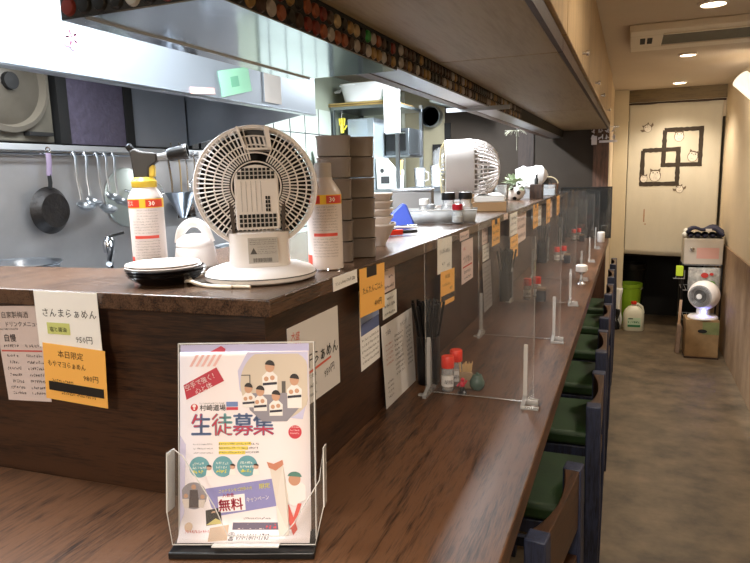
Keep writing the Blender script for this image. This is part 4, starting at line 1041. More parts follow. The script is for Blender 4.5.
# ------------------------------------------------------------------ chopsticks, spices
stick = None
def holder(x, y, label, n, grp, gl):
    global stick
    t = thing('chopstick_holder', label, 'holder', (x, y, 1.0))
    MB().lathe([(.0245, 0), (.0265, .003), (.0275, .125), (.0255, .125), (.0245, .006), (.001, .006)], seg=32, sq=3.2).build('cup', M['black'], t)
    for k in range(n):
        a = 2*PI*k/n+rnd.uniform(-.2, .2); r = rnd.uniform(.3, 1)
        if stick is None:
            stick = MB().lathe([(.0022, 0), (.0036, .19), (.0034, .2)], seg=8).build('chopstick', mat('black_lacquer', '101012', .3)); o = stick
        else: o = stick.copy(); COL.objects.link(o)
        o.location = (x+.008*r*math.cos(a), y+.008*r*math.sin(a), 1.008+rnd.uniform(0, .01))
        d = Vector((.17*r*math.cos(a), .3*r*math.sin(a)+.02, 1)).normalized()
        o.rotation_euler = d.to_track_quat('Z', 'Y').to_euler()
        tag(o, gl, 'chopstick', grp)
holder(-.4625, 1.505, 'black square chopstick holder between the leaning menu and the nearest screen', 26, 'chopsticks in the nearest holder', 'black chopstick in the holder by the nearest screen')
holder(-.4625, 2.60, 'second black chopstick holder from the viewer, by the grey leaning menu', 22, 'chopsticks in the second holder', 'black chopstick in the second holder from the viewer')
holder(-.4625, 3.75, 'third black chopstick holder, seen through the screens', 12, 'chopsticks in the third holder', 'black chopstick in the third holder from the viewer')
holder(-.4625, 4.85, 'farthest black chopstick holder near the end of the counter', 12, 'chopsticks in the farthest holder', 'black chopstick in the farthest holder')
def spice(x, y, label, body=None, capc=None, h=.062, r=.0155):
    t = thing('spice_bottle', label, 'bottle', (x, y, 1.0))
    MB().lathe([(r*.9, 0), (r, .003), (r, h*.8), (r*.82, h), (r*.82, h+.004)], seg=28).build('glass_body', M['cplastic'], t)
    MB().lathe([(r*.8, .003), (r*.85, h*.55)], seg=20).build('contents', mat('pepper_powder', 'b9a184', .9), t)
    b = MB(); b.grid(lambda u, v: ((r+.0004)*math.sin(-1.3+2.6*u), -(r+.0004)*math.cos(-1.3+2.6*u), .012+.028*v), 10, 1)
    lo_ = b.build('label', flat('dcd6d0'), t, fixn=False)
    vs, fs = glyphs('胡椒', .02); b = MB(); b._add([((r+.0008)*math.sin((v[0]-1)*.011/r+.4), -(r+.0008)*math.cos((v[0]-1)*.011/r+.4), .02+v[1]*.012) for v in vs], fs)
    b.build('lettering', flat('30303a'), lo_, fixn=False, smooth=False)
    MB().lathe([(r*.98, h-.004), (r*1.02, h), (r*1.02, h+.022), (r*.9, h+.025), (.001, h+.025)], seg=28).build('cap', M['red'] if capc is None else capc, t)
    return t
spice(-.402, 1.468, 'red-capped spice bottle nearer the viewer by the nearest screen')
spice(-.393, 1.515, 'red-capped spice bottle just behind the other one by the nearest screen', h=.066)
def tooth(x, y, label):
    t = thing('toothpick_holder', label, 'holder', (x, y, 1.0), R(15))
    MB().box(-.016, .016, -.011, .011, 0, .042).build('box', mat('pale_wood_box', '8a7358', .6), t, bevel=.001)
    b = MB()
    for k in range(40): a, c = rnd.uniform(-.014, .014), rnd.uniform(-.009, .009); b.tube([(a, c, .03), (a*1.25, c*1.2, .062+rnd.uniform(-.004, .004))], .0009, 4)
    o = b.build('toothpicks', mat('toothpick_wood', 'c8a878', .6), t); o['kind'] = 'stuff'
tooth(-.365, 1.50, 'small box of toothpicks behind the nearest red-capped bottles')
t = thing('figurine', 'tiny red and black figurine in front of the toothpicks', 'figurine', (-.362, 1.452, 1.0))
MB().lathe([(.011, 0), (.012, .004), (.007, .008), (.005, .018), (.001, .02)], seg=20).build('base', M['black'], t)
MB().sphere((0, 0, .024), .007, 1, 1, 1.2).sphere((.001, 0, .035), .0052).tube([(-.007, 0, .026), (-.012, -.002, .018)], .002).tube([(.007, 0, .026), (.011, 0, .034)], .002).build('body', mat('red_pink', 'c0203a', .35), t)
t = thing('small_jar', 'small round dark green pot beside the red figurine', 'jar', (-.335, 1.495, 1.0))
MB().lathe([(.012, 0), (.018, .008), (.019, .02), (.014, .03), (.012, .032)], seg=28).build('body', mat('green_glaze', '3c5248', .25), t)
MB().lathe([(.013, .032), (.011, .037), (.003, .039), (.003, .043), (.001, .044)], seg=24).build('lid', _m['green_glaze'], t)
for (y, w) in ((2.66, 'second'), (3.8, 'third'), (4.95, 'last')):
    spice(-.385, y, 'red-capped spice bottle nearer the wall in the %s group of seasonings' % w)
    spice(-.350, y+.03, 'red-capped spice bottle farther from the wall in the %s group of seasonings' % w, h=.066)
    o = thing('seasoning_box', 'small dark box beside the %s group of red-capped bottles' % w, 'box', (-.325, y-.03, 1.0))
    MB().box(-.018, .018, -.014, .014, 0, .045).build('box', mat('dark_box', '2c2a30', .5), o, bevel=.001)
    MB().box(-.017, .017, -.013, .013, .045, .055).build('lid', _m['pale_wood_box'], o)
t = thing('stemmed_cup', 'white-topped small clear cup standing on the counter edge among the far screens', 'cup', (-.20, 3.08, 1.0))
MB().lathe([(.02, 0), (.016, .004), (.006, .012), (.006, .045), (.02, .055), (.024, .058)], seg=24).build('stem', M['cplastic'], t)
MB().lathe([(.024, .058), (.026, .062), (.026, .085), (.02, .09), (.001, .091)], seg=28).build('lid', M['white'], t)
t = thing('white_cup', 'small white cup at the far end of the counter', 'cup', (-.19, 4.9, 1.0))
MB().lathe([(.022, 0), (.024, .003), (.026, .07), (.022, .074), (.001, .074)], seg=28).build('cup', M['white'], t)

# ------------------------------------------------------------------ chairs
def chair():
    t = thing('counter_chair', 'x', 'chair', (0, 0, 0))
    W = .158
    for s in (-1, 1):
        MB().prism([(.135, 0), (.17, 0), (.178, .55), (.172, .87), (.132, .87), (.136, .55)], s*W-.021, s*W+.021, 'xz').build('back_post', M['chairblue'], t, bevel=.003)
    b = MB()
    n = 12; pr = []
    for k in range(n+1):
        y = -W+.02+(2*W-.04)*k/n; pr.append(y)
    b2 = MB()
    def rail(z0, z1, z1c, m, nm, dep=.0):
        mb = MB(); vs = []; fs = []
        for k, y in enumerate(pr):
            u = (k/n-.5)*2; cz = z1-(z1-z1c)*(1-u*u); cx = dep*(1-u*u)
            vs += [(.136+cx, y, z0), (.169, y, z0), (.169, y, cz), (.136+cx, y, cz)]
        for k in range(n):
            a = 4*k; c = a+4
            for i in range(4): j = (i+1) % 4; fs.append((a+i, a+j, c+j, c+i))
        fs += [(0, 1, 2, 3), (4*n+3, 4*n+2, 4*n+1, 4*n)]
        mb._add(vs, fs); return mb.build(nm, m, t, bevel=.002)
    rail(.73, .868, .862, M['rail'], 'top_rail', .020)
    rail(.62, .665, .665, M['rail'], 'lower_rail', .008)
    MB().box(-.19, .135, -.19, .19, .46, .505).build('seat_frame', M['chairblue'], t, bevel=.004)
    MB().box(-.192, .13, -.195, .195, .507, .56).build('seat_cushion', M['green'], t, bevel=.016)
    for s in (-1, 1):
        MB().box(-.185, -.145, s*.165-.02, s*.165+.02, 0, .46).build('front_leg', M['chairblue'], t, bevel=.003)
        MB().box(-.145, .137, s*.165-.011, s*.165+.011, .2, .235).build('side_stretcher', M['chairblue'], t)
    MB().box(-.175, -.155, -.146, .146, .26, .3).build('footrest', M['rail'], t)
    return t
ch = chair()
cn = ['nearest', 'second', 'third', 'fourth', 'fifth', 'sixth', 'seventh', 'eighth']
for k, (x, y, r) in enumerate(((-.268, 1.28, 7), (-.228, 1.985, 0), (-.235, 2.56, -1), (-.24, 3.13, 1), (-.243, 3.70, 0), (-.25, 4.27, -1), (-.25, 4.84, 0))):
    t = ch if k == 0 else copy_tree(ch)
    t.location = (x, y, 0); t.rotation_euler = (0, 0, R(-r))
    tag(t, '%s chair along the counter, dark blue-black wood with a green seat' % cn[k] if k else 'nearest chair, pulled slightly askew under the counter corner, green seat and brown top rail', 'chair', 'green-seated chairs along the counter')

# ------------------------------------------------------------------ far objects on the ledge
t = thing('drum_fan', 'big white drum-shaped fan seen from the side farther along the ledge', 'fan', (-.80, 3.45, 1.35), R(0))
mxF = Matrix.Translation((0, 0, .19)) @ Matrix.Rotation(R(17), 4, 'Z') @ Matrix.Rotation(R(90), 4, 'Y')
MB().lathe([(.145, -.15), (.158, -.145), (.162, -.02), (.16, 0), (.15, 0), (.148, -.14)], seg=56, cap=False, mx=mxF).build('housing', M['cream'], t)
b = MB()
for k in range(36):
    a = 2*PI*k/36
    b.tube([(q*math.cos(a), q*math.sin(a), z) for q, z in ((.155, 0), (.153, .03), (.14, .07), (.115, .105), (.08, .13), (.04, .14))], .0042, 4, mx=mxF)
for q, z in ((.155, 0), (.14, .07), (.08, .13), (.04, .14)): b.tube([(q*math.cos(a), q*math.sin(a), z) for a in [2*PI*j/40 for j in range(40)]], .0028, 4, closed=True, mx=mxF)
b.lathe([(.04, .135), (.04, .142), (.001, .145)], mx=mxF, seg=24)
b.build('domed_grille', M['cream'], t)
MB().lathe([(.13, -.14), (.11, .02), (.05, .04), (.001, .04)], seg=40, cap=False, mx=mxF).build('inner_drum', mat('drum_grey', '9c948a', .5), t)  # inner drum in one even warm grey
b = MB()
for k in range(44):
    a = 2*PI*k/44; b.tube([(q*math.cos(a), q*math.sin(a), z) for q, z in ((.15, -.15), (.12, -.168), (.05, -.175))], .002, 4, mx=mxF)
b.build('rear_grille', mat('ivory', 'd8c8a0', .45), t)
MB().lathe([(.09, 0), (.092, .008), (.07, .018), (.035, .024), (.03, .05)], seg=40).build('base', M['cream'], t)
t = thing('napkin_pack', 'white paper napkin pack in a brown cardboard tray on the ledge', 'napkins', (-.60, 2.93, 1.35), R(10))
MB().box(-.075, .075, -.05, .05, 0, .04).build('cardboard_tray', mat('kraft_board', 'a8845c', .7), t, bevel=.002)
b = MB(); b.grid(lambda u, v: (-.07+.14*u+.004*math.sin(9*v), -.045+.09*v, .075+.006*math.sin(7*u+3*v)-.02*(abs(u-.5)*2)**4), 14, 10)
b.build('wrapper', mat('white_film', 'e8e4e2', .35), t, solid=.002, fixn=False)
MB().box(-.068, .068, -.044, .044, .04, .07).build('napkins', M['paper'], t, bevel=.006)
t = thing('cardboard_sign', 'small plain brown card standing beside the napkin pack', 'card', (-.70, 2.93, 1.35), R(10))
MB().prism([(-.03, 0), (.03, 0), (.03, .075), (-.03, .08)], 0, .002, 'xz').build('card', _m['kraft_board'], t)
# football planter with leaves
t = thing('football_planter', 'small black and white football-shaped planter with trailing leaves on the ledge', 'planter', (-.66, 3.98, 1.35))
MB().lathe([(.03, 0), (.05, .015), (.061, .04), (.06, .06), (.05, .078), (.045, .078), (.05, .06), (.03, .02), (.001, .02)], seg=36, cap=False).build('pot', M['white'], t)
b = MB()
for a, e in ((-60, 0), (-100, 25), (-20, 28), (-140, -5), (20, 0), (-80, -32), (-40, 55)):
    d = Vector((math.cos(R(a))*math.cos(R(e)), math.sin(R(a))*math.cos(R(e)), math.sin(R(e))))
    u = d.orthogonal().normalized(); w = d.cross(u); c = Vector((0, 0, .045))+d*Vector((1,1,.66)).length/1.6*.0605
    b._add([tuple(Vector((0,0,.045))+(d*.0605+(u*math.cos(i*2*PI/5)+w*math.sin(i*2*PI/5))*.014)*1.0+d*.003) for i in range(5)], [(0,1,2,3,4)])
b.build('black_patch', flat('1c1c1c'), t, fixn=False, smooth=False)
def leaves(par, n, c, rr, l, m, nm='leaves', up=.5):
    b = MB()
    for k in range(n):
        a = rnd.uniform(0, 2*PI); e = rnd.uniform(-.2, 1.2)*up
        d = Vector((math.cos(a)*math.cos(e), math.sin(a)*math.cos(e), math.sin(e))); p = Vector(c)+d*rr*rnd.uniform(.2, 1); s = d.cross(Vector((0,0,1))).normalized()*l*.28; q = p+d*l+Vector((0,0,-l*.2))
        b._add([tuple(p), tuple((p+q)/2+s+Vector((0,0,l*.08))), tuple(q), tuple((p+q)/2-s+Vector((0,0,l*.08)))], [(0,1,2,3)])
    o = b.build(nm, m, par, fixn=False); return o
leaves(t, 50, (0, 0, .085), .05, .055, mat('pale_leaf', '8f9c80', .6), up=1)
t = thing('paper_bag', 'crumpled white plastic bag standing behind the football planter', 'bag', (-.60, 4.22, 1.35))
b = MB(); b.sphere((-.01, 0, .125), .09, 1.1, .6, .8, 9, 7, noise=.16); b.sphere((.055, 0, .145), .055, 1, .7, 1.1, 7, 6, noise=.2); b.sphere((-.05, 0, .15), .05, 1, .7, 1.1, 7, 6, noise=.2); b.build('bag', mat('white_bag', 'f0f0f2', .4), t, ang=20)
MB().box(-.06, .06, -.04, .04, 0, .06).build('inner_box', M['grey'], t)
t = thing('wooden_box', 'small dark wooden box with bottles right of the white bag', 'box', (-.55, 4.12, 1.35))
MB().box(-.035, .04, -.04, .04, 0, .09).build('box', M['darkwood'], t, bevel=.002)
MB().lathe([(.012, .09), (.012, .12), (.006, .13), (.006, .15)], seg=16).build('bottle_neck', M['black'], t)
t = thing('plastic_box', 'pale translucent box on the far ledge', 'box', (-.56, 4.62, 1.35))
MB().box(-.075, .075, -.05, .05, 0, .075).build('box', M['cplastic'], t, bevel=.004)
MB().box(-.07, .07, -.045, .045, .003, .045).build('contents', mat('pale_blue_grey', '9aa4ae', .6), t)
t = thing('black_cup', 'black cup standing in the pale box on the far ledge', 'cup', (-.565, 4.62, 1.3985))
MB().lathe([(.026, 0), (.03, .005), (.032, .07), (.028, .07), (.027, .008), (.001, .008)], seg=28).build('cup', M['black'], t)
MB().tube([(.03, 0, .02), (.05, 0, .03), (.05, 0, .05), (.031, 0, .058)], .004).build('handle', M['black'], t)
t = thing('wicker_basket', 'brown basket with an arched handle at the far end of the ledge', 'basket', (-.57, 4.95, 1.35))
MB().lathe([(.045, 0), (.06, .004), (.07, .075), (.064, .075), (.056, .008), (.001, .008)], seg=40).build('basket', mat('wicker', '6a4a34', .7, bump=.8, bscale=120), t)
MB().tube([(.066*math.cos(a), 0, .07+.055*math.sin(a)) for a in [k*PI/12 for k in range(13)]], .004).build('handle', mat('pale_cane', 'b0a080', .6), t)
t = thing('glass_tumbler', 'clear tumbler on the ledge just right of the drum fan', 'glass', (-.68, 3.66, 1.35))
MB().lathe([(.034, 0), (.04, .1), (.038, .1), (.032, .006), (.001, .006)], seg=28, cap=False).build('glass', M['cplastic'], t)
t = thing('hanging_plant', 'wispy dry air plant hanging below the low beam in front of the dark wall', 'plant', (-.72, 4.4, 1.79))
b = MB()
for k in range(26):
    a = rnd.uniform(0, 2*PI); l = rnd.uniform(.05, .1); b.tube([(0, 0, 0), (l*.6*math.cos(a), l*.6*math.sin(a), .0), (l*math.cos(a), l*math.sin(a), -.04*rnd.random())], .0014, 4)
b.tube([(0, 0, -.13), (0, .005, 0)], .001, 4)
b.build('fronds', mat('dry_frond', '8c8c7c', .7), t); MB().tube([(0, 0, 0), (0, 0, .43)], .001, 4).build('wire', M['grey'], t)
# ------------------------------------------------------------------ kitchen end
t = thing('kitchen_rack', 'steel storage rack at the far left of the kitchen, loaded with tubs and boxes', 'rack', (-1.74, 4.5, 0))
for z in (.4, .9, 1.42, 2.0): MB().box(-.25, .25, -.28, .28, z-.02, z).build('shelf', M['steel'], t)
MB().box(.05, .25, -.05, .28, 1.645, 1.66).build('shelf', M['steel'], t)
for sx in (-.24, .24):
    for sy in (-.27, .27): MB().box(sx-.012, sx+.012, sy-.012, sy+.012, 0, 2.03).build('post', M['steel'], t)
b = MB()
for k in range(9): b.box(-.30+rnd.uniform(-.03, .03), .24, -.29+k*.012, -.282+k*.012, 2.001, 2.004)
t = thing('tray_stack', 'tan cardboard and trays lying flat under the big white tub', 'trays', (-1.76, 4.42, 2.001))
for k, (c, dx) in enumerate((('b09458', -.02), ('8a7040', .03), ('c8b070', 0))): MB().box(-.26+dx, .22+dx, -.22, .2, k*.008, k*.008+.006).build('cardboard', flat(c, .8), t)
t = thing('plastic_tub', 'large white tub on top of the kitchen rack', 'tub', (-1.735, 4.36, 2.026))
MB().lathe([(.16, 0), (.165, .004), (.19, .11), (.198, .112), (.198, .12), (.185, .12), (.158, .008), (.001, .008)], seg=48, sq=4).build('tub', mat('bright_white', 'f6f8fa', .4), t)
MB().tube([(-.2, -.02, .1), (-.24, -.03, .1), (-.24, -.09, .08), (-.2, -.1, .08)], .008).build('handle', _m['bright_white'], t)
t = thing('green_cup', 'tipped stack of green cups on the front of the white tub', 'cup', (-1.575, 4.235, 2.004), 0)
for k in range(3): MB().lathe([(.022, 0), (.03, .035), (.03, .045), (.025, .045), (.018, .004), (.001, .004)], seg=24, mx=Matrix.Translation((.004*k, 0, k*.026))).build('cup', mat('teal_cup', '2aa080', .4), t)
t = thing('locker', 'grey steel locker standing in the kitchen rack', 'locker', (-1.80, 4.45, 1.421))
MB().box(-.1, .10, -.15, .15, 0, .5).build('body', mat('grey_locker', 'a8b4bc', .4, .4), t, bevel=.004)
MB().box(-.096, .05, -.156, -.15, .01, .49).build('door', mat('blue_steel', 'b4c2d0', .3, .5), t)
MB().box(.03, .04, -.165, -.156, .2, .28).build('handle', M['black'], t)
t = thing('paper_box', 'white paper box hanging at the end of the kitchen rack', 'box', (-1.525, 4.19, 1.80))
MB().box(-.05, .06, -.025, .01, 0, .3).build('body', _m['bright_white'], t, bevel=.006)
MB().box(.005, .058, -.027, -.025, .13, .29).build('front_patch', mat('pale_grey_patch', 'c4cac8', .5), t)
t = thing('oven', 'dark steel oven on the kitchen bench below the white box', 'oven', (-1.55, 4.25, 1.60)) if False else thing('microwave', 'dark steel oven box below the hanging white box', 'oven', (-1.595, 4.62, 1.6605))
MB().box(-.085, .095, -.14, .14, 0, .19).build('body', mat('dark_steel', '50565a', .35, .6), t, bevel=.006)
MB().box(-.08, .07, -.146, -.14, .03, .17).build('door', M['black'], t); MB().box(-.08, .07, -.16, -.148, .15, .162).build('handle', M['chrome'], t)
bench = thing('prep_bench', 'steel bench at the far end of the kitchen', 'bench', (-1.2, 4.75, 0))
MB().box(-.28, .2, -.35, .4, 1.4, 1.43).build('worktop', M['steel'], bench); MB().box(-.26, .18, -.33, .38, 0, 1.4).build('cabinet', mat('dull_steel', '9b9a9a', .45, .6), bench)
t = thing('plastic_crate', 'white plastic crate holding bottles and papers, at the right front of the kitchen rack', 'crate', (-1.595, 4.33, 1.421), R(-12))
MB().prism([(-.075, 0), (.07, 0), (.08, .13), (.01, .15), (-.06, .22), (-.085, .22)], -.06, .06, 'xz').build('crate', mat('crate_white', 'dfe4e0', .5), t, bevel=.004)
MB().tube([(.075, 0, .10), (.09, 0, .2)], .018).build('brush_head', mat('tan_brush', 'c09a60', .6), t)
b = MB(); b.disc(-.03, .13, .016, .016, -.061, 16); b.box(-.04, .03, -.062, -.0605, .04, .09); b.build('grip_hole', M['dgrey'], t)
for (x, y, lb, s) in ((-1.43, 4.50, 'measuring jug with white marks, left of two beside the drum fan', 1.), (-1.31, 4.52, 'measuring jug with a handle, right of two beside the drum fan', 1.1)):
    t = thing('measuring_jug', lb, 'jug', (x, y, 1.43))
    MB().lathe([(.035*s, 0), (.036*s, .004), (.042*s, .13*s), (.044*s, .135*s), (.04*s, .13*s), (.033*s, .006), (.001, .006)], seg=28, cap=False).build('jug', M['cplastic'], t)
    MB().lathe([(.033*s, .006), (.036*s, .06*s), (.001, .06*s)], seg=24).build('contents', _m['pale_salt'], t)
    MB().tube([(.04*s, 0, .11*s), (.065*s, 0, .1*s), (.065*s, 0, .05*s), (.038*s, 0, .04*s)], .005).build('handle', M['cplastic'], t)
t = thing('plastic_bag', 'clear plastic bag hanging in front of a black frame on the beige wall', 'bag', (-1.50, 5.26, 1.6))
MB().box(-.06, .04, .01, .035, -.06, .16).build('frame', M['blackm'], t)
b = MB(); b.sphere((.03, -.06, .02), .1, .8, .4, 1.1, 14, 10, noise=.1); b.build('bag', M['cplastic'], t, ang=20)
t = thing('round_duct', 'round black-mouthed steel duct on the beige wall', 'duct', (-1.56, 5.302, 1.985))
mzz = Matrix.Rotation(R(90), 4, 'X')
MB().lathe([(.085, 0), (.085, .1), (.078, .1), (.078, .0)], seg=40, cap=False, mx=mzz).build('pipe', M['steel'], t)
MB().lathe([(.078, .01), (.001, .01)], seg=32, cap=True, mx=mzz).build('opening', M['blackm'], t)
t = thing('ceiling_duct', 'slanting galvanised duct above the round opening', 'duct', (-1.40, 5.0, 2.0))
MB().prism([(-.06, .06), (.34, -.04), (.34, .21), (-.06, .21)], -.14, .25, 'xz').build('duct_body', mat('galvanised', '8f9896', .4, .5), t, bevel=.004)
t = thing('wall_pipe', 'pale vertical pipe running down the corner of the kitchen wall', 'pipe', (-1.82, 5.27, 0))
MB().tube([(0, 0, 0), (0, 0, 2.2)], .022, 16).build('pipe', mat('pale_pipe', 'b8bcae', .5), t)
ti = MB().box(-2.0, -1.985, 3.3, 4.2, .95, 1.97).build('wall_left', mat('white_tile', 'b4c0b8', .3)); struct(ti)
b = MB()
for k in range(5): b.box(-1.985, -1.982, 3.3, 4.2, 1.0+k*.2, 1.006+k*.2)
for k in range(5): b.box(-1.985, -1.982, 3.4+k*.2, 3.406+k*.2, .95, 1.97)
struct(b.build('trim_7', M['dgrey']))
t = thing('towel', 'crumpled white towel hanging beside the smoked containers on the tiled wall', 'towel', (-1.95, 3.95, 1.45))
b = MB(); b.grid(lambda u, v: (.02*math.sin(9*u+4*v), -.08+.16*u, .25*v), 14, 14); b.build('cloth', mat('white_cloth', 'e4e6e2', .9), t, solid=.006, fixn=False); MB().tube([(-.05, 0, .25), (.02, 0, .25)], .005).build('hook', M['chrome'], t)
t = thing('rubber_glove', 'small yellow rubber glove hanging under the rack shelf', 'glove', (-1.90, 4.2, 1.82))
b = MB(); b.tube([(0, 0, 0), (0, 0, .06)], .022, flatk=.5)
for k in range(4): b.tube([(-.016+.011*k, 0, .05), (-.02+.014*k, 0, .1)], .006)
b.tube([(.018, 0, .02), (.036, 0, .05)], .006); b.build('glove', mat('yellow_rubber', 'e0d040', .5), t); MB().tube([(0, 0, .06), (0, 0, .15)], .002, 4).build('string', M['grey'], t)

# ------------------------------------------------------------------ hanging cloth (noren) with painted squares and owls
def wave(x, z): return 6.50+.006*math.sin(13*x+1)+.003*math.sin(31*x+2*z)+.004*math.sin(3*x)
nr = thing('door_curtain', 'pale linen door curtain painted with two overlapping squares and white owls', 'curtain', (0, 0, 0))
b = MB(); b.grid(lambda u, v: (-.04+.765*u, wave(-.04+.765*u, .88+1.2*v), (.72-.03*u)*(1-v)+2.09*v), 60, 30)
b.build('cloth', mat('unbleached_linen', 'cfc8b6', .9, var=.1, vscale=5, bump=.3, bscale=160, stretch=(1, 1, .3)), nr, solid=.0012, fixn=False)
MB().tube([(-.045, 6.505, 2.095), (.745, 6.505, 2.095)], .009).build('rod', M['darkwood'], nr)
def paint(name, col, polys, dy=.002, par=None):
    b = MB()
    for pl in polys:
        # dense strips so that the paint follows the cloth
        b._add([(p[0], wave(p[0], p[1])-dy, p[1]) for p in pl], [tuple(range(len(pl)))])
    return b.build(name, mat('paint_'+col, col, .85, var=.25, vscale=25), par or nr, fixn=False, smooth=False)
def strip(x0, z0, x1, z1, w, n=14):
    out = []; dx, dz = x1-x0, z1-z0; l = math.hypot(dx, dz); nx, nz = -dz/l*w/2, dx/l*w/2
    ww = [1+rnd.uniform(-.15, .15) for _ in range(n+1)]
    for i in range(n):
        a, c = i/n, (i+1)/n
        out.append([(x0+dx*a-nx*ww[i], z0+dz*a-nz*ww[i]), (x0+dx*c-nx*ww[i+1], z0+dz*c-nz*ww[i+1]), (x0+dx*c+nx*ww[i+1], z0+dz*c+nz*ww[i+1]), (x0+dx*a+nx*ww[i], z0+dz*a+nz*ww[i])])
    return out
def sq(x0, x1, z0, z1, w=.038): return strip(x0, z1, x1+w/2, z1+.005, w)+strip(x0, z0, x1, z0, w)+strip(x0, z0-w/2, x0+.005, z1, w)+strip(x1, z0-w/2, x1, z1, w)
paint('painted_square', '3a3026', sq(.262, .565, 1.54, 1.85))
paint('painted_square', '3a3026', sq(.085, .385, 1.37, 1.675), .0026)
def owl(x, z, s, rot=0, body=True, col='e8e0d2', wing=False):
    c, q = math.cos(R(rot)), math.sin(R(rot))
    def T(pts): return [(x+(p[0]*c-p[1]*q)*s, z+(p[0]*q+p[1]*c)*s) for p in pts]
    el = lambda cx, cz, rx, rz, n=18: T([(cx+rx*math.cos(2*PI*k/n), cz+rz*math.sin(2*PI*k/n)) for k in range(n)])
    o = paint('painted_owl', '6a5c4c', [el(0, 0, .55, .62), T([(-.45, .35), (-.5, .75), (-.15, .55)]), T([(.45, .35), (.5, .75), (.15, .55)])], .003)
    paint('owl_breast', col, [el(0, -.05, .48, .52), el(-.2, .3, .2, .16), el(.2, .3, .2, .16)], .0036, o)
    paint('owl_eyes', '3a3026', [el(-.2, .3, .07, .07, 8), el(.2, .3, .07, .07, 8), T([(-.05, .22), (.05, .22), (0, .1)]), T([(-.12, -.2), (-.06, -.2), (-.09, -.3)]), T([(.06, -.2), (.12, -.2), (.09, -.3)])], .0042, o)
    if wing: paint('owl_wing', '7a6a58', [T([(-.45, .1), (-1.0, .3), (-.9, -.1), (-.4, -.25)]), T([(.45, .1), (1.0, .35), (.9, -.05), (.4, -.25)])], .0034, o)
owl(.2, 1.445, .09); owl(.105, 1.42, .058); owl(.12, 1.875, .062, 30, wing=True); owl(.385, 1.79, .075); owl(.505, 1.61, .08, -15); owl(.41, 1.32, .058, 10, wing=True)
paint('faded_stamp', 'b08a6e', strip(.12, 1.02, .12, 1.14, .012, 6)+strip(.125, 1.0, .14, 1.0, .01, 3))

# dark room beyond: rail, bin, bucket, jug
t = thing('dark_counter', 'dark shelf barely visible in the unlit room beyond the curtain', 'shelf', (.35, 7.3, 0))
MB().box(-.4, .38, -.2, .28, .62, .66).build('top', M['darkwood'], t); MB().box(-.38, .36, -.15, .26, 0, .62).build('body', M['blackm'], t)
def bucket(x, y, r, h, m, name, label, cat):
    t = thing(name, label, cat, (x, y, 0))
    MB().lathe([(r*.78, 0), (r*.8, .004), (r*.97, h*.9), (r*1.04, h*.91), (r*1.04, h), (r*.95, h), (r*.76, .01), (.001, .01)], seg=40, cap=False).build('body', m, t)
    MB().tube([(r*1.03*math.cos(a), r*1.03*math.sin(a)*.3-r*.5, h*.92-.05*math.sin(a)) for a in [k*PI/10 for k in range(11)]], .003).build('handle', M['white'], t) if name == 'bucket' else None
    return t
bucket(.02, 6.72, .115, .40, mat('lime_plastic', '8fb82a', .45), 'bucket', 'lime green bucket behind the white jug', 'bucket')
bucket(.04, 7.02-.02, .13, .56, mat('black_bin', '1c1d1c', .4), 'waste_bin', 'black bin behind the lime bucket', 'bin')
t = thing('detergent_jug', 'large white detergent jug with a red cap and green label on the floor', 'jug', (.065, 6.42, 0), R(5))
b = MB(); b.lathe([(.085, 0), (.092, .01), (.092, .15), (.08, .19), (.05, .225), (.025, .235), (.022, .255)], seg=48, sq=3.2, mx=Matrix.Translation((-.0, 0, 0)) @ Matrix.Diagonal((1, .7, 1, 1)))
b.build('body', mat('milky_plastic', 'd9d8c4', .35), t)
MB().tube([(-.0, 0, .238), (.035, 0, .25), (.07, 0, .225), (.082, 0, .17), (.075, 0, .14)], .014, 12).build('handle', _m['milky_plastic'], t)
MB().lathe([(.025, .25), (.025, .275), (.001, .276)], seg=24).build('cap', M['red'], t)
lb2 = MB().box(-.058, .058, -.0675, -.0655, .04, .13).build('label', mat('pale_green_label', 'c4dcc0', .5), t)
ink(lb2, 'label_print', '2c7a4c', lambda b: (rect(b, -.055, .055, .042, .062, -.068), scribble(b, -.05, .05, .078, .022, -.0685, t=.004)))
ink(lb2, 'label_print_dark', '2a3430', lambda b: (rect(b, -.05, -.01, .115, .126, -.068)))
t = thing('cloth_bundle', 'white and dark cloth bundle hanging down beside the cream post near the jug', 'cloth', (-.105, 6.405, 0))
b = MB(); b.grid(lambda u, v: (-.05+.1*u+.012*math.sin(8*v), .015*math.sin(9*u+5*v), .02+.38*v), 14, 18); b.build('white_cloth', mat('white_cloth', 'e4e6e2', .9), t, solid=.02, fixn=False)
b = MB(); b.grid(lambda u, v: (-.01+.05*u+.008*math.sin(9*v), -.02+.01*math.sin(9*u+5*v), .0+.2*v), 10, 12); b.build('dark_cloth', M['blackm'], t, solid=.012, fixn=False)
MB().box(-.05, .05, -.015, .015, 0, .03).build('folded_end', M['blackm'], t)

# ------------------------------------------------------------------ rack, heater and boxes at the right
t = thing('wire_rack', 'narrow black wire rack against the right wall', 'rack', (.572, 6.0, 0))
for sx in (-.145, .145):
    for sy in (-.14, .14): MB().tube([(sx, sy, 0), (sx, sy, .72)], .008).build('post', M['black'], t)
for z in (.25, .5, .715):
    b = MB()
    for k in range(10): b.tube([(-.145+k*.0322, -.14, z), (-.145+k*.0322, .14, z)], .0025, 5)
    b.tube([(-.145, -.14, z), (.145, -.14, z), (.145, .14, z), (-.145, .14, z)], .004, 6, closed=True); b.build('wire_shelf', M['grey'], t)
t = thing('small_cabinet', 'white metal box with a round knob on top of the wire rack', 'cabinet', (.572, 6.0, .7195))
MB().box(-.145, .145, -.14, .14, 0, .215).build('body', mat('dirty_white_metal', 'b9b2a6', .45), t, bevel=.004)
d = MB().box(-.142, .142, -.148, -.14, .004, .211).build('door', mat('dirty_white_door', 'c4bbb0', .4), t, bevel=.002)
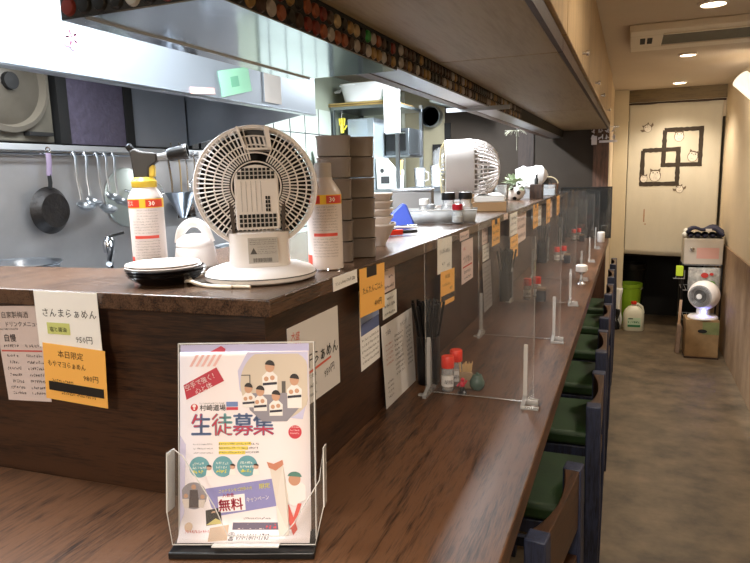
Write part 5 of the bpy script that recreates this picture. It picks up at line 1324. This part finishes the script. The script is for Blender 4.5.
MB().lathe([(.012, 0), (.012, .01), (.016, .012), (.016, .02), (.001, .022)], seg=24, mx=Matrix.Translation((-.085, -.148, .13)) @ Matrix.Rotation(R(90), 4, 'X')).build('knob', M['chrome'], d)
o = MB().box(-.05, .115, -.1492, -.148, .05, .14).build('pink_sticker', mat('faded_pink_sticker', 'd4a49a', .5), d)
t = thing('cushion', 'folded navy cushion on top of the white metal box', 'cushion', (.588, 5.98, .935), R(-4))
b = MB(); b.grid(lambda u, v: (-.135+.27*u, -.13+.26*v, .075+.01*math.sin(5*u+3*v)-.03*(abs(u-.5)*2)**3+.012*math.sin(11*u)), 18, 12); b.build('top_fold', mat('navy_cloth', '2a2c44', .85), t, solid=.022, fixn=False)
b = MB()
for k in range(5): b.sphere((-.11+.055*k, -.0, .022), .03, 1, 4.0, .72, 16, 10)
b.build('ribbed_pad', mat('dark_navy_pad', '34354a', .85), t)
MB().box(.0, .045, -.1345, -.1315, .062, .082).build('cloth_tag', M['white'], t)
t = thing('white_cloth', 'white crumpled cloth left of the navy cushion on the metal box', 'cloth', (.432, 5.93, .935))
b = MB(); b.sphere((.0, 0, .024), .03, .7, 1.6, .8, 14, 10, noise=.08); b.sphere((.008, .02, .055), .025, .8, 1.5, .9, 12, 9, noise=.08); b.build('cloth', mat('white_cloth', 'e4e6e2', .9), t)
t = thing('sponge_holder', 'lime green sponge clipped to the left of the rack', 'sponge', (.405, 5.86, .62))
MB().box(-.03, .025, -.015, .015, .0, .085).build('sponge', mat('lime_sponge', 'c4e03a', .8), t, bevel=.004)
b = MB(); b.tube([(-.05, -.02, -.02), (.035, -.02, -.02), (.035, .02, -.02)], .004).tube([(-.03, -.02, -.02), (-.03, -.02, .0)], .003).tube([(.035, -.02, -.02), (.035, -.02, .05)], .003); b.build('wire_clip', M['grey'], t)
t = thing('snack_bag', 'white bag with red and green print inside the wire rack', 'bag', (.59, 5.93, .503))
b = MB(); b.grid(lambda u, v: (-.12+.24*u, -.05-.03*math.sin(PI*u)*math.sin(PI*v)+.006*math.sin(17*u+9*v), .19*v), 16, 12); b.build('bag', mat('bag_film', 'd8d4cc', .35, col2='8a8a88', vscale=28), t, solid=.004, fixn=False)
for c, x, z, rr in (('c83a34', .0, .13, .022), ('6aa03a', .05, .06, .025), ('c83a34', .05, .14, .012)):
    b = MB(); b.disc(x, z, rr*1.3, rr, -.088, 14); b.build('printed_patch', flat(c), t)
t = thing('cardboard_box', 'worn cardboard box with a dark hand hole under the white ball-shaped fan', 'box', (.565, 5.66, 0), R(2))
MB().box(-.12, .12, -.1, .1, .012, .315).build('box', mat('worn_kraft', '9a7a52', .8, var=.35, vscale=9), t, bevel=.003)
b = MB(); b.disc(.0, .225, .034, .016, -.1015, 20, t=.001); b.build('hand_hole', M['blackm'], t)
MB().box(-.125, .125, -.105, .105, 0, .012).build('plank_base', M['darkwood'], t)
MB().box(-.0, .118, -.1018, -.1, .2, .3).build('green_print', mat('faded_green_print', '7c8050', .8, var=.4, vscale=12), t)
t = thing('air_circulator', 'white ball-shaped air circulator with a grey grille and blue light on the cardboard box', 'fan', (.575, 5.66, .315), R(0))
MB().lathe([(.11, 0), (.113, .006), (.105, .018), (.06, .024), (.05, .03), (.048, .085)], seg=44).build('base', M['cream'], t)
mb = Matrix.Translation((0, 0, .185)) @ Matrix.Rotation(R(-28), 4, 'Z') @ Matrix.Rotation(R(90), 4, 'X')
MB().lathe([(.001, -.115)]+[(.118*math.sin(a), -.115*math.cos(a)) for a in [k*PI/16 for k in range(1, 12)]]+[(.09, .072)], mx=mb, seg=48).build('ball_housing', M['cream'], t)
b = MB()
for k in range(12):
    r = .02+k*.006; b.lathe([(r, .084-.0011*k), (r+.003, .086-.0011*k), (r+.0035, .082-.0011*k)], mx=mb, seg=44, cap=False)
b.lathe([(.088, .066), (.001, .080)], mx=mb, seg=40, cap=False)
b.build('grille', mat('grille_grey', '6c6a68', .5), t)
MB().lathe([(.022, .082), (.021, .092), (.001, .094)], mx=mb, seg=28).build('centre_cap', M['white'], t)
MB().box(-.012, .012, -.052, -.047, .045, .053).build('indicator_light', mat('blue_led', '4060ff', .4, emit='3a50ff', es=14), t)
l = lamp('blue_indicator', 'POINT', (0, -.065, .05), .12, (.25, .3, 1.), .005, parent=t)
t = thing('broom', 'pale wooden-handled broom standing left of the cardboard box', 'broom', (.40, 5.72, 0), rot=(R(0), R(2), 0))
MB().tube([(0, 0, .22), (0, 0, .44)], .011).build('handle', mat('pale_handle', 'c8a888', .6), t)
MB().prism([(-.015, 0), (.02, 0), (.018, .24), (-.012, .24)], -.05, .05, 'xz').build('brush', mat('pale_pink_brush', 'a08878', .8, var=.3, vscale=30), t, bevel=.004)
# ornament hanging at the cabinet corner
t = thing('hanging_ornament', 'cluster of small silvery ornaments hanging at the far cabinet corner', 'ornament', (-.14, 5.26, 1.78))
b = MB()
for r_ in range(2):
    for k in range(4):
        x = -.14+k*.048; z = .03-r_*.05
        for q_ in range(5): b.tube([(x+rnd.uniform(-.018, .018), -.01, z+rnd.uniform(-.02, .02)), (x+rnd.uniform(-.018, .018), -.01, z+rnd.uniform(-.02, .02))], .004, 5)
b.box(-.155, -.115, -.012, -.004, -.075, -.01); b.box(-.10, .03, -.014, -.006, -.062, -.045)
b.build('charms', mat('silver_charm', 'c8c4cc', .3, .6), t)
MB().box(-.16, .04, -.006, -.002, .05, .056).build('hanger', M['chrome'], t)
for x in (-.1, -.03): MB().tube([(x, -.004, .05), (x, -.004, .12)], .0015, 5).build('thread', M['grey'], t)

bpy.data.objects.remove(_to)
# ------------------------------------------------------------------ world and view
w = bpy.data.worlds.new('world'); S.world = w; w.use_nodes = True
w.node_tree.nodes['Background'].inputs[0].default_value = (.9, .85, .8, 1); w.node_tree.nodes['Background'].inputs[1].default_value = .22
S.view_settings.view_transform = 'Standard'; S.view_settings.look = 'None'; S.view_settings.gamma = 1; S.view_settings.use_curve_mapping = False
S.view_settings.exposure = 0.55
